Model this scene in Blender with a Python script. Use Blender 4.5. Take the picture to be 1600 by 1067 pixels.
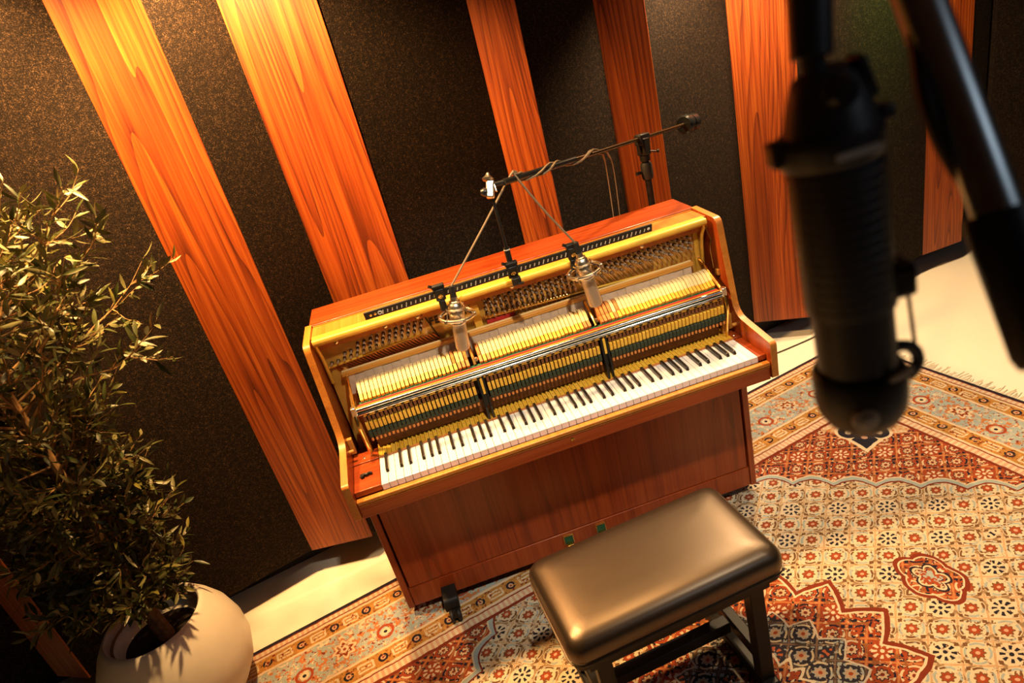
import bpy, bmesh, math, random
from mathutils import Vector, Matrix
random.seed(7)
for o in list(bpy.data.objects): bpy.data.objects.remove(o)
SC = bpy.context.scene
COL = SC.collection

# ------------------------------------------------------------------ camera
CAM = Vector((-0.29609, -1.6739, 1.80762))
RIGHT = Vector((0.946244, -0.221597, -0.235621))
DOWN = Vector((-0.305727, -0.374891, -0.875207))
FWD = Vector((0.105611, 0.900195, -0.422487))
cd = bpy.data.cameras.new('camera'); cam = bpy.data.objects.new('camera', cd); COL.objects.link(cam)
cd.sensor_fit = 'HORIZONTAL'; cd.sensor_width = 36.0; cd.lens = 36.0*1028.24/1600
U = -DOWN; B = -FWD
cam.matrix_world = Matrix(((RIGHT.x, U.x, B.x, CAM.x), (RIGHT.y, U.y, B.y, CAM.y), (RIGHT.z, U.z, B.z, CAM.z), (0, 0, 0, 1)))
cd.clip_start = 0.02
cd.dof.use_dof = True; cd.dof.focus_distance = 2.15; cd.dof.aperture_fstop = 3.7
SC.camera = cam

# ------------------------------------------------------------------ world, exposure
SC.view_settings.view_transform = 'Standard'
SC.view_settings.look = 'None'
SC.view_settings.gamma = 1.0
SC.view_settings.use_curve_mapping = False
SC.view_settings.exposure = 0.0
w = bpy.data.worlds.new('world'); SC.world = w; w.use_nodes = True
bg = w.node_tree.nodes['Background']; bg.inputs[0].default_value = (1.0, 0.72, 0.45, 1); bg.inputs[1].default_value = 0.006

# wall frame: e1 along the back wall, n1 out of it into the room
TH = 0.2225
E1 = Vector((math.cos(TH), math.sin(TH), 0)); N1 = Vector((math.sin(TH), -math.cos(TH), 0))
P0 = Vector((-0.7918, 0.5599, 0))
def wl(s, d, z=0.0): return P0 + E1*s + N1*d + Vector((0, 0, z))

def spot(name, loc, target, watts, size, blend, col, rad=0.04):
    l = bpy.data.lights.new(name, 'SPOT'); l.energy = watts; l.spot_size = math.radians(size); l.spot_blend = blend
    l.color = col; l.shadow_soft_size = rad
    o = bpy.data.objects.new(name, l); COL.objects.link(o); o.location = loc
    o.rotation_euler = (Vector(target)-Vector(loc)).to_track_quat('-Z', 'Y').to_euler()
    return o
WARM = (1.0, 0.55, 0.20)
WARM2 = (1.0, 0.66, 0.34)
NEUT = (1.0, 0.84, 0.62)
spot('ceiling_spot_lamp', wl(0.10, 0.25, 2.36), wl(0.16, 0.16, 0.5), 275, 132, 0.6, WARM)
spot('ceiling_spot_lamp', wl(-0.46, 0.18, 2.46), wl(-0.50, 0.08, 0.8), 260, 115, 0.8, WARM)
spot('ceiling_spot_lamp', wl(1.93, 0.17, 2.12), wl(1.96, 0.18, 0.5), 165, 120, 0.7, WARM2)
spot('ceiling_spot_lamp', wl(2.74, 0.24, 2.22), wl(2.85, 0.42, 0.3), 130, 125, 0.7, WARM2)
spot('green_spot_lamp', wl(3.15, 0.40, 2.35), wl(3.02, -0.08, 1.65), 120, 46, 1.0, (0.22, 1.0, 0.12))
spot('ceiling_spot_lamp', (0.05, -1.15, 2.76), (0.02, 0.16, 0.85), 190, 42, 0.75, NEUT)
spot('ceiling_spot_lamp', (1.05, -0.95, 2.78), (1.05, -0.35, 0.0), 60, 75, 0.8, NEUT)
spot('ceiling_spot_lamp', (0.32, 0.28, 2.74), (0.06, -0.50, 0.4), 80, 52, 0.7, WARM)
al = bpy.data.lights.new('cool_fill_light', 'AREA'); al.shape = 'RECTANGLE'; al.size = 1.2; al.size_y = 0.6; al.energy = 9; al.color = (0.72, 0.86, 1.0)
ao = bpy.data.objects.new('cool_fill_light', al); COL.objects.link(ao); ao.location = (1.6, -2.9, 2.80)  # unseen cool fill added at the front of the room for bluish highlights

# ------------------------------------------------------------------ node helpers
class NT:
    def __init__(self, name):
        self.m = bpy.data.materials.new(name); self.m.use_nodes = True
        self.t = self.m.node_tree; self.n = self.t.nodes; self.bsdf = self.n['Principled BSDF']
    def new(self, ty, **kw):
        n = self.n.new(ty)
        for k, v in kw.items(): setattr(n, k, v)
        return n
    def link(self, a, b): self.t.links.new(a, b)
    def setin(self, sock, v):
        if isinstance(v, S): self.link(v.s, sock)
        elif isinstance(v, bpy.types.NodeSocket): self.link(v, sock)
        else: sock.default_value = v
    def math(self, op, *a):
        n = self.new('ShaderNodeMath', operation=op)
        for i, v in enumerate(a): self.setin(n.inputs[i], v)
        return S(self, n.outputs[0])
    def coord(self, kind='Object'):
        return self.new('ShaderNodeTexCoord').outputs[kind]
    def xyz(self, kind='Object'):
        n = self.new('ShaderNodeSeparateXYZ'); self.link(self.coord(kind), n.inputs[0])
        return [S(self, o) for o in n.outputs]
    def vec(self, x, y, z):
        n = self.new('ShaderNodeCombineXYZ')
        for i, v in enumerate((x, y, z)): self.setin(n.inputs[i], v)
        return n.outputs[0]
    def noise(self, v, scale=5, detail=2, rough=0.5, dist=0.0):
        n = self.new('ShaderNodeTexNoise'); self.link(v, n.inputs['Vector'])
        n.inputs['Scale'].default_value = scale; n.inputs['Detail'].default_value = detail
        n.inputs['Roughness'].default_value = rough; n.inputs['Distortion'].default_value = dist
        return S(self, n.outputs[0])
    def voro(self, v, scale):
        n = self.new('ShaderNodeTexVoronoi'); self.link(v, n.inputs['Vector']); n.inputs['Scale'].default_value = scale
        return S(self, n.outputs['Distance']), n.outputs['Color']
    def mix(self, f, a, b):
        n = self.new('ShaderNodeMix', data_type='RGBA')
        self.setin(n.inputs[0], f)
        for k, v in ((6, a), (7, b)):
            if isinstance(v, tuple): n.inputs[k].default_value = (*v[:3], 1)
            else: self.link(v, n.inputs[k])
        return n.outputs[2]
    def ramp(self, f, stops):
        n = self.new('ShaderNodeValToRGB'); self.setin(n.inputs[0], f)
        el = n.color_ramp.elements
        while len(el) < len(stops): el.new(0.5)
        for e, (p, c) in zip(el, stops): e.position = p; e.color = (*c[:3], 1)
        return n.outputs[0]
    def bump(self, h, strength=0.2, dist=0.002):
        n = self.new('ShaderNodeBump'); self.setin(n.inputs['Height'], h)
        n.inputs['Strength'].default_value = strength; n.inputs['Distance'].default_value = dist
        self.link(n.outputs[0], self.bsdf.inputs['Normal'])
    def base(self, c):
        if isinstance(c, tuple): self.bsdf.inputs['Base Color'].default_value = (*c[:3], 1)
        else: self.link(c, self.bsdf.inputs['Base Color'])
    def set(self, **kw):
        for k, v in kw.items(): self.setin(self.bsdf.inputs[k.replace('_', ' ')], v)
        return self
class S:
    def __init__(self, nt, s): self.nt = nt; self.s = s
    def _o(self, op, o, r=False): return self.nt.math(op, *((o, self) if r else (self, o)))
    def __add__(self, o): return self._o('ADD', o)
    def __radd__(self, o): return self._o('ADD', o)
    def __sub__(self, o): return self._o('SUBTRACT', o)
    def __rsub__(self, o): return self._o('SUBTRACT', o, True)
    def __mul__(self, o): return self._o('MULTIPLY', o)
    def __rmul__(self, o): return self._o('MULTIPLY', o)
    def __truediv__(self, o): return self._o('DIVIDE', o)
    def __lt__(self, o): return self._o('LESS_THAN', o)
    def __gt__(self, o): return self._o('GREATER_THAN', o)
    def __abs__(self): return self.nt.math('ABSOLUTE', self)
    def min(self, o): return self._o('MINIMUM', o)
    def max(self, o): return self._o('MAXIMUM', o)
    def sin(self): return self.nt.math('SINE', self)
    def cos(self): return self.nt.math('COSINE', self)
    def sqrt(self): return self.nt.math('SQRT', self)
    def round(self): return self.nt.math('ROUND', self)
    def fract(self): return self.nt.math('FRACT', self)
    def mod(self, o): return self._o('FLOORED_MODULO', o)

def simple(name, col, rough=0.5, metal=0.0, noise=0.0, nscale=40, spec=0.5, bump=0.0):
    t = NT(name); t.set(Roughness=rough, Metallic=metal); t.bsdf.inputs['Specular IOR Level'].default_value = spec
    if noise:
        n = t.noise(t.coord(), nscale, 3, 0.6)
        lo = tuple(c*(1-noise) for c in col); hi = tuple(min(1, c*(1+noise)) for c in col)
        t.base(t.ramp(n, [(0.3, lo), (0.7, hi)]))
        if bump: t.bump(n, bump, 0.002)
    else: t.base(col)
    return t.m

def wood(name, dark, mid, light, axis='z', rough=0.35, freq=26, stretch=0.5, wscale=5.0, spec=0.5, coat=0.0, figure=1.0):
    """veneer: contour lines of a stretched noise give the cathedral figure, fine fibres on top"""
    t = NT(name); x, y, z = t.xyz()
    ri = S(t, t.new('ShaderNodeObjectInfo').outputs['Random'])
    off = ri*37.0
    s = {'x': (stretch, 1, 1), 'y': (1, stretch, 1), 'z': (1, 1, stretch)}[axis]
    v = t.vec(x*s[0]+off, y*s[1]+off*0.3, z*s[2])
    big = t.noise(v, wscale, 1.5, 0.4, 0.15)
    saw = (big*freq).fract(); late = saw*saw*saw
    f = {'x': (0.02, 1, 1), 'y': (1, 0.02, 1), 'z': (1, 1, 0.02)}[axis]
    fv = t.vec(x*f[0]+off, y*f[1], z*f[2])
    fib = t.noise(fv, 160, 3, 0.65)
    fib2 = t.noise(fv, 40, 2, 0.5)
    tone = t.noise(v, wscale*0.6, 1)
    val = fib*0.50 + fib2*0.48 + tone*0.18 - late*0.27*figure
    t.base(t.ramp(val, [(0.22, dark), (0.50, mid), (0.78, light)]))
    t.set(Roughness=fib*0.12+(rough-0.05)); t.bsdf.inputs['Specular IOR Level'].default_value = spec
    t.bsdf.inputs['Coat Weight'].default_value = coat; t.bsdf.inputs['Coat Roughness'].default_value = 0.15
    t.bump(val, 0.05, 0.001)
    return t.m

M = {}
M['plank'] = wood('plank_teak_veneer', (0.065, 0.009, 0.002), (0.25, 0.043, 0.005), (0.46, 0.112, 0.012), 'z', 0.42, 34, 0.05, 4.5)
M['piano_v'] = wood('piano_walnut_vertical', (0.12, 0.016, 0.003), (0.27, 0.040, 0.006), (0.38, 0.072, 0.011), 'z', 0.33, 20, 0.03, 4.0, coat=0.2, figure=0.5)
M['piano_h'] = wood('piano_walnut_horizontal', (0.13, 0.017, 0.003), (0.27, 0.039, 0.006), (0.37, 0.068, 0.010), 'x', 0.33, 20, 0.04, 4.0, coat=0.2, figure=0.5)
M['edge'] = wood('piano_edge_wood', (0.30, 0.09, 0.012), (0.46, 0.16, 0.022), (0.58, 0.23, 0.04), 'y', 0.35, 6, 0.05, 6, figure=0.4)
M['pine'] = wood('pale_action_wood', (0.64, 0.30, 0.022), (0.80, 0.44, 0.035), (0.86, 0.53, 0.07), 'y', 0.5, 6, 0.1, 8, figure=0.4)
M['strip'] = wood('orange_rail_wood', (0.42, 0.15, 0.02), (0.56, 0.24, 0.035), (0.66, 0.32, 0.06), 'x', 0.4, 6, 0.05, 8, figure=0.4)
M['ivory'] = simple('white_key_plastic', (0.70, 0.70, 0.685), 0.25)
M['ebony'] = simple('black_key_plastic', (0.022, 0.016, 0.012), 0.28)
M['gold'] = simple('gold_plate_paint', (0.56, 0.31, 0.05), 0.42, 0.25, 0.15, 30)
M['pinsteel'] = simple('tuning_pin_steel', (0.95, 0.88, 0.76), 0.35, 0.8)
M['goldbar'] = simple('gold_flange_paint', (0.75, 0.46, 0.06), 0.42, 0.35, 0.08, 30)
M['brass'] = simple('brass', (0.80, 0.52, 0.16), 0.25, 1.0)
M['copper'] = simple('copper_wound_string', (0.62, 0.24, 0.09), 0.35, 1.0)
M['steel'] = simple('steel_wire', (0.80, 0.70, 0.55), 0.3, 1.0)
M['chrome'] = simple('chrome_rail', (0.82, 0.82, 0.80), 0.16, 1.0)
M['nickel'] = simple('satin_nickel', (0.86, 0.78, 0.64), 0.30, 1.0)
M['felt_cream'] = simple('hammer_felt', (0.80, 0.62, 0.30), 0.9, 0, 0.08, 200)
M['felt_grey'] = simple('muffler_felt', (0.56, 0.42, 0.31), 0.95, 0, 0.12, 60)
M['felt_green'] = simple('green_felt', (0.012, 0.085, 0.040), 0.95, 0, 0.2, 100)
M['felt_dkgreen'] = simple('dark_green_check_felt', (0.035, 0.045, 0.022), 0.95, 0, 0.2, 100)
M['felt_red'] = simple('red_felt', (0.42, 0.02, 0.012), 0.95, 0, 0.2, 100)
M['brownwood'] = simple('dark_action_wood', (0.17, 0.055, 0.015), 0.5, 0, 0.3, 60)
M['orangewood'] = simple('orange_action_wood', (0.62, 0.22, 0.05), 0.5, 0, 0.2, 60)
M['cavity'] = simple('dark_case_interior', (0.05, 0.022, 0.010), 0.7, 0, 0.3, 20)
M['blackmetal'] = simple('black_metal', (0.010, 0.009, 0.008), 0.45, 0, 0.15, 30, spec=0.3)
M['blackgloss'] = simple('black_glossy_tube', (0.012, 0.013, 0.014), 0.22)
M['blackrubber'] = simple('black_rubber', (0.010, 0.009, 0.008), 0.6)
M['micblack'] = simple('microphone_black', (0.014, 0.015, 0.017), 0.42)
M['palegrey'] = simple('pale_metal_and_highlight', (0.42, 0.41, 0.37), 0.45, 0.3)
M['armtube'] = simple('dark_chrome_tube', (0.30, 0.32, 0.33), 0.30, 1.0)
M['cable'] = simple('microphone_cable', (0.20, 0.14, 0.08), 0.6)
M['blackcable'] = simple('black_cable', (0.02, 0.015, 0.012), 0.5)
M['ceramic'] = simple('cream_pot_glaze', (0.82, 0.78, 0.67), 0.38, 0, 0.06, 6)
M['soil'] = simple('dark_soil', (0.022, 0.013, 0.008), 0.95, 0, 0.5, 60, bump=0.6)
M['bark'] = simple('olive_bark', (0.30, 0.17, 0.06), 0.85, 0, 0.4, 40, bump=0.5)
M['plinth'] = simple('black_plinth', (0.012, 0.010, 0.009), 0.7)
M['darkwall'] = simple('dark_wall_paint', (0.10, 0.07, 0.05), 0.9, 0, 0.1, 5)
M['ink'] = simple('black_lettering', (0.02, 0.012, 0.006), 0.6)
M['ticks'] = simple('white_tick_print', (0.75, 0.68, 0.55), 0.5)

def leaf_mat():
    t = NT('olive_leaf')
    ri = S(t, t.new('ShaderNodeObjectInfo').outputs['Random'])
    n = t.noise(t.coord('Object'), 22, 2)
    geo = t.new('ShaderNodeNewGeometry'); isl = S(t, geo.outputs['Random Per Island'])
    v = (isl*0.55+n*0.45)
    top = t.ramp(v, [(0.2, (0.014, 0.024, 0.006)), (0.5, (0.045, 0.060, 0.012)), (0.8, (0.19, 0.165, 0.03))])
    t.base(t.mix(S(t, geo.outputs['Backfacing']), top, (0.14, 0.135, 0.05)))
    t.set(Roughness=0.42)
    return t.m
M['leaf'] = leaf_mat()

def fabric_mat():
    t = NT('speckled_acoustic_fabric'); v = t.coord()
    n = t.noise(v, 340, 2, 0.7); n2 = t.noise(v, 90, 2, 0.6); b = t.noise(v, 3, 2)
    val = n*0.75+n2*0.25
    t.base(t.ramp(val, [(0.42, (0.003, 0.0018, 0.0013)), (0.55, (0.014, 0.0080, 0.0047)), (0.72, (0.12, 0.068, 0.033))]))
    t.set(Roughness=0.95); t.bsdf.inputs['Specular IOR Level'].default_value = 0.15
    t.bump(val, 0.5, 0.003)
    return t.m
M['fabric'] = fabric_mat()

def floor_mat():
    t = NT('cream_floor'); v = t.coord()
    n = t.noise(v, 1.5, 3); n2 = t.noise(v, 60, 3)
    t.base(t.ramp(n*0.7+n2*0.3, [(0.3, (0.80, 0.74, 0.62)), (0.7, (0.86, 0.81, 0.70))]))
    t.set(Roughness=0.42)
    return t.m
M['floor'] = floor_mat()

def leather_mat():
    t = NT('black_leather'); v = t.coord()
    d, c = t.voro(v, 260); n = t.noise(v, 30, 3)
    t.base((0.016, 0.013, 0.011)); t.set(Roughness=n*0.08+0.32)
    t.bsdf.inputs['Specular IOR Level'].default_value = 0.7
    t.bsdf.inputs['Coat Weight'].default_value = 0.5; t.bsdf.inputs['Coat Roughness'].default_value = 0.35; t.bsdf.inputs['Coat IOR'].default_value = 1.8; t.bsdf.inputs['Coat Tint'].default_value = (1.0, 0.74, 0.46, 1); t.bsdf.inputs['Specular Tint'].default_value = (1.0, 0.74, 0.46, 1)  # warm tint in coat and specular puts the tan sheen into the leather
    t.bump(d, 0.12, 0.001)
    return t.m
M['leather'] = leather_mat()

# rug half sizes
RA, RB = 1.665, 1.16
def rug_mat():
    t = NT('persian_rug')
    x, y, z = t.xyz(); X = abs(x); Y = abs(y)
    v = t.coord()
    # hand-knotted wobble
    wob = t.noise(v, 28, 2); wob2 = t.noise(t.vec(x+5.0, y+3.0, z), 28, 2)
    X = X+(wob-0.5)*0.010; Y = Y+(wob2-0.5)*0.010
    a = RA-X; b = RB-Y
    d = a.min(b)
    side = a < b
    tt = side*y+(1.0-side)*x
    CR = (0.58, 0.485, 0.345); PK = (0.52, 0.32, 0.22); GO = (0.40, 0.195, 0.05); RD = (0.29, 0.055, 0.020); DR = (0.17, 0.030, 0.014)
    NV = (0.018, 0.017, 0.028); BL = (0.30, 0.36, 0.36); OR = (0.43, 0.165, 0.060); TAN = (0.48, 0.32, 0.18)
    fine = t.noise(v, 75, 2, 0.6); mid = t.noise(v, 34, 2, 0.6); fine2 = t.noise(t.vec(x+9.0, y, z), 60, 2, 0.6)
    # ---- cream field lattice
    p = a/0.122; q = b/0.098
    g1 = p+q; g2 = p-q
    r1 = g1.round(); r2 = g2.round()
    u = g1-r1; w_ = g2-r2
    e1 = abs(r1.mod(2.0)); e2 = abs(r2.mod(2.0))
    rad = (u*u+w_*w_).sqrt(); ang = t.math('ARCTAN2', w_, u)
    blue = (e1 < 0.5)*(e2 < 0.5); both = (e1 > 0.5)*(e2 > 0.5); red = 1.0-blue
    c8 = (ang*8.0).cos(); c4 = (ang*4.0).cos(); c2 = (ang*2.0).cos()
    ros = rad < (c8*0.035+0.20)
    core = rad < 0.075
    ringd = abs(rad-0.40) < 0.040
    arcs = ringd*(abs(c2) > 0.35)
    dots = (abs(rad-0.27) < 0.09)*(c8 > 0.05)
    line = abs(u).max(abs(w_)) > 0.462
    hooks = (abs(abs(u)-0.36) < 0.07)*(abs(abs(w_)-0.36) < 0.07)
    def lattice(base, rosc, corec, arc1, dotc, linec, hookc):
        c = t.mix(fine > 0.60, base, tuple(k*0.72 for k in base))
        c = t.mix(line, c, linec)
        c = t.mix((abs(rad-0.52) < 0.05)*(mid > 0.50), c, tuple(k*0.55 for k in linec))
        c = t.mix(hooks*(mid > 0.44), c, hookc)
        c = t.mix((fine > 0.64), c, tuple(0.5*(k+q) for k, q in zip(arc1, linec)))
        c = t.mix(arcs*red, c, t.mix(mid > 0.52, arc1, hookc))
        c = t.mix(ros*red, c, rosc)
        c = t.mix((abs(rad-(c8*0.035+0.205)) < 0.022)*red, c, hookc)
        c = t.mix((fine2 > 0.66), c, hookc)
        c = t.mix(core*red, c, corec)
        c = t.mix(dots*blue, c, dotc)
        c = t.mix(core*blue, c, dotc)
        return c
    cream = lattice(CR, RD, PK, BL, NV, TAN, (0.14, 0.07, 0.03))
    redf = lattice(RD, (0.55, 0.38, 0.24), DR, (0.60, 0.46, 0.30), (0.62, 0.50, 0.36), OR, NV)
    navyf = lattice((0.030, 0.026, 0.034), (0.42, 0.28, 0.18), RD, (0.50, 0.40, 0.26), (0.40, 0.10, 0.04), (0.16, 0.10, 0.07), (0.30, 0.32, 0.30))
    # ---- spandrels with scalloped edge
    sc = a+b+abs(((a-b)*(math.pi/0.2)).sin())*0.05-1.575
    fld = t.mix(sc < 0.0, cream, redf)
    fld = t.mix(abs(sc) < 0.013, fld, BL)
    fld = t.mix(abs(sc-0.016) < 0.005, fld, DR)
    fld = t.mix(abs(sc+0.016) < 0.004, fld, CR)
    # pale corner cloud + black fleur at the tip of the spandrel
    cl = (a+b)-1.02-abs(((a-b)*(math.pi/0.3)).sin())*0.10
    clm = cl < 0.0
    fld = t.mix(clm, fld, t.mix(mid > 0.52, t.mix(fine > 0.5, CR, PK), t.mix(fine2 > 0.5, OR, TAN)))
    fa = a-0.585; fb = b-0.575
    fs = (fa+fb)*0.707; fd = abs((fa-fb)*0.707)
    body = (abs(fs-0.015)*0.8+fd) < 0.048
    cu = ((fs+0.035)*(fs+0.035)+(fd-0.055)*(fd-0.055)).sqrt()
    curl = (abs(cu-0.026) < 0.013).max(body)
    halo = ((abs(cu-0.026) < 0.024)).max((abs(fs-0.015)*0.8+fd) < 0.066)
    fld = t.mix(halo, fld, CR); fld = t.mix(curl, fld, NV)
    fld = t.mix((fs*fs+fd*fd) < 0.00012, fld, PK)
    # ---- medallion
    R = (X*X+(Y*Y)*1.08).sqrt(); an = t.math('ARCTAN2', Y, X)
    zig = abs((an*(16.0/math.pi/2.0)).fract()-0.5)*2.0
    rm = R-zig*0.085-0.345
    fld = t.mix(rm < 0.0, fld, redf)
    fld = t.mix(abs(rm) < 0.005, fld, CR); fld = t.mix(abs(rm-0.015) < 0.010, fld, DR)
    rn = R-zig*0.05-0.225
    fld = t.mix(rn < 0.0, fld, navyf); fld = t.mix(abs(rn) < 0.004, fld, (0.50, 0.42, 0.34))
    rc = R-zig*0.03-0.085
    fld = t.mix(rc < 0.0, fld, redf); fld = t.mix(abs(rc) < 0.007, fld, CR)
    # ---- pendants on the long and the short axis
    def pendant(px, py, sx, sy, fld):
        dx = (X-px)/sx; dy = (Y-py)/sy
        pa = t.math('ARCTAN2', dy, dx)
        rr = (dx*dx+dy*dy).sqrt()-abs((pa*2.5).sin())*0.22
        fld = t.mix(rr < 1.06, fld, DR); fld = t.mix(rr < 0.90, fld, CR); fld = t.mix(rr < 0.84, fld, redf)
        fld = t.mix(abs(rr-0.45) < 0.04, fld, NV); fld = t.mix(abs(rr-0.36) < 0.04, fld, CR); fld = t.mix(rr < 0.18, fld, t.mix(fine2 > 0.5, RD, BL))
        return fld
    fld = pendant(0.645, 0.0, 0.070, 0.088, fld)
    fld = pendant(0.0, 0.58, 0.088, 0.070, fld)
    # ---- borders, from the edge inwards
    c = fld
    def band(lo, hi, col, c): return t.mix((d > lo)*(d < hi), c, col)
    def guard(cen, half, c):
        k = d-cen; uu = ((tt/0.125).fract()-0.5)*0.125; vv = ((tt/0.125+0.5).fract()-0.5)*0.125
        g = t.mix(fine > 0.55, GO, tuple(q_*0.7 for q_ in GO))
        bars = (abs(abs(k)-half*0.42) < 0.004)*(abs(vv) < 0.026)
        bars = bars.max((abs(k) < half*0.45)*(abs(abs(vv)-0.026) < 0.004))
        bars = bars.max((abs(k) < 0.004)*(abs(vv) < 0.018))
        g = t.mix(bars, g, CR)
        oc = (uu*uu+k*k).sqrt()
        g = t.mix(abs(oc-0.014) < 0.004, g, NV); g = t.mix(oc < 0.009, g, PK); g = t.mix(oc < 0.004, g, DR)
        g = t.mix(fine2 > 0.60, g, tuple(q_*1.25 for q_ in GO)); g = t.mix((fine > 0.62)*(abs(k) < half*0.9), g, DR)
        g = t.mix(abs(abs(k)-half) < 0.005, g, CR)
        return t.mix(abs(k) < half+0.004, c, g)
    def teeth(lo, hi, c):
        th_ = (tt/0.020).fract() > 0.5
        c = band(lo, hi, t.mix(th_, PK, CR), c)
        c = band(lo, lo+0.005, DR, c); c = band(hi-0.005, hi, DR, c)
        return c
    c = band(0.0, 0.424, PK, c)
    c = teeth(0.014, 0.044, c); c = guard(0.085, 0.034, c)
    # main border: floral scroll on grey-blue
    mid2 = t.noise(v, 52, 2, 0.6)
    mb = t.mix(mid2 > 0.54, BL, OR); mb = t.mix((fine2 > 0.56)*(mid < 0.54), mb, CR); mb = t.mix(fine > 0.63, mb, DR)
    mu = ((tt/0.30).fract()-0.5)*0.30; mk = d-0.208
    mr = (mu*mu+mk*mk).sqrt(); ma = t.math('ARCTAN2', mk, mu); m8 = (ma*8.0).cos()
    mb = t.mix(mr < (m8*0.010+0.046), mb, OR); mb = t.mix(abs(mr-(m8*0.006+0.034)) < 0.005, mb, CR)
    mb = t.mix(abs(mr-(m8*0.004+0.022)) < 0.004, mb, DR); mb = t.mix(mr < 0.015, mb, CR); mb = t.mix(mr < 0.006, mb, RD)
    mb = t.mix((fine2 > 0.58), mb, t.mix(mid > 0.5, BL, CR))
    mu2 = ((tt/0.30+0.5).fract()-0.5)*0.30
    m2 = (mu2*mu2+(mk-0.02)*(mk-0.02)).sqrt()
    mb = t.mix(abs(m2-0.028) < 0.005, mb, RD); mb = t.mix(m2 < 0.017, mb, CR); mb = t.mix(m2 < 0.007, mb, NV)
    c = band(0.125, 0.290, mb, c)
    c = guard(0.333, 0.036, c); c = teeth(0.376, 0.416, c)
    c = band(0.416, 0.424, DR, c)
    c = band(-1.0, 0.014, NV, c)
    # abrash
    ab = t.noise(t.vec(x*0.6, y*3.0, z), 2.2, 3)
    hs = t.new('ShaderNodeHueSaturation'); t.link(c, hs.inputs['Color']); t.setin(hs.inputs['Value'], ab*0.5+0.75+(fine-0.5)*0.35)
    t.base(hs.outputs[0]); t.set(Roughness=0.95); t.bsdf.inputs['Specular IOR Level'].default_value = 0.1
    pile = t.noise(v, 420, 2); t.bump(pile, 0.35, 0.002)
    return t.m
M['rug'] = rug_mat()

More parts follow.
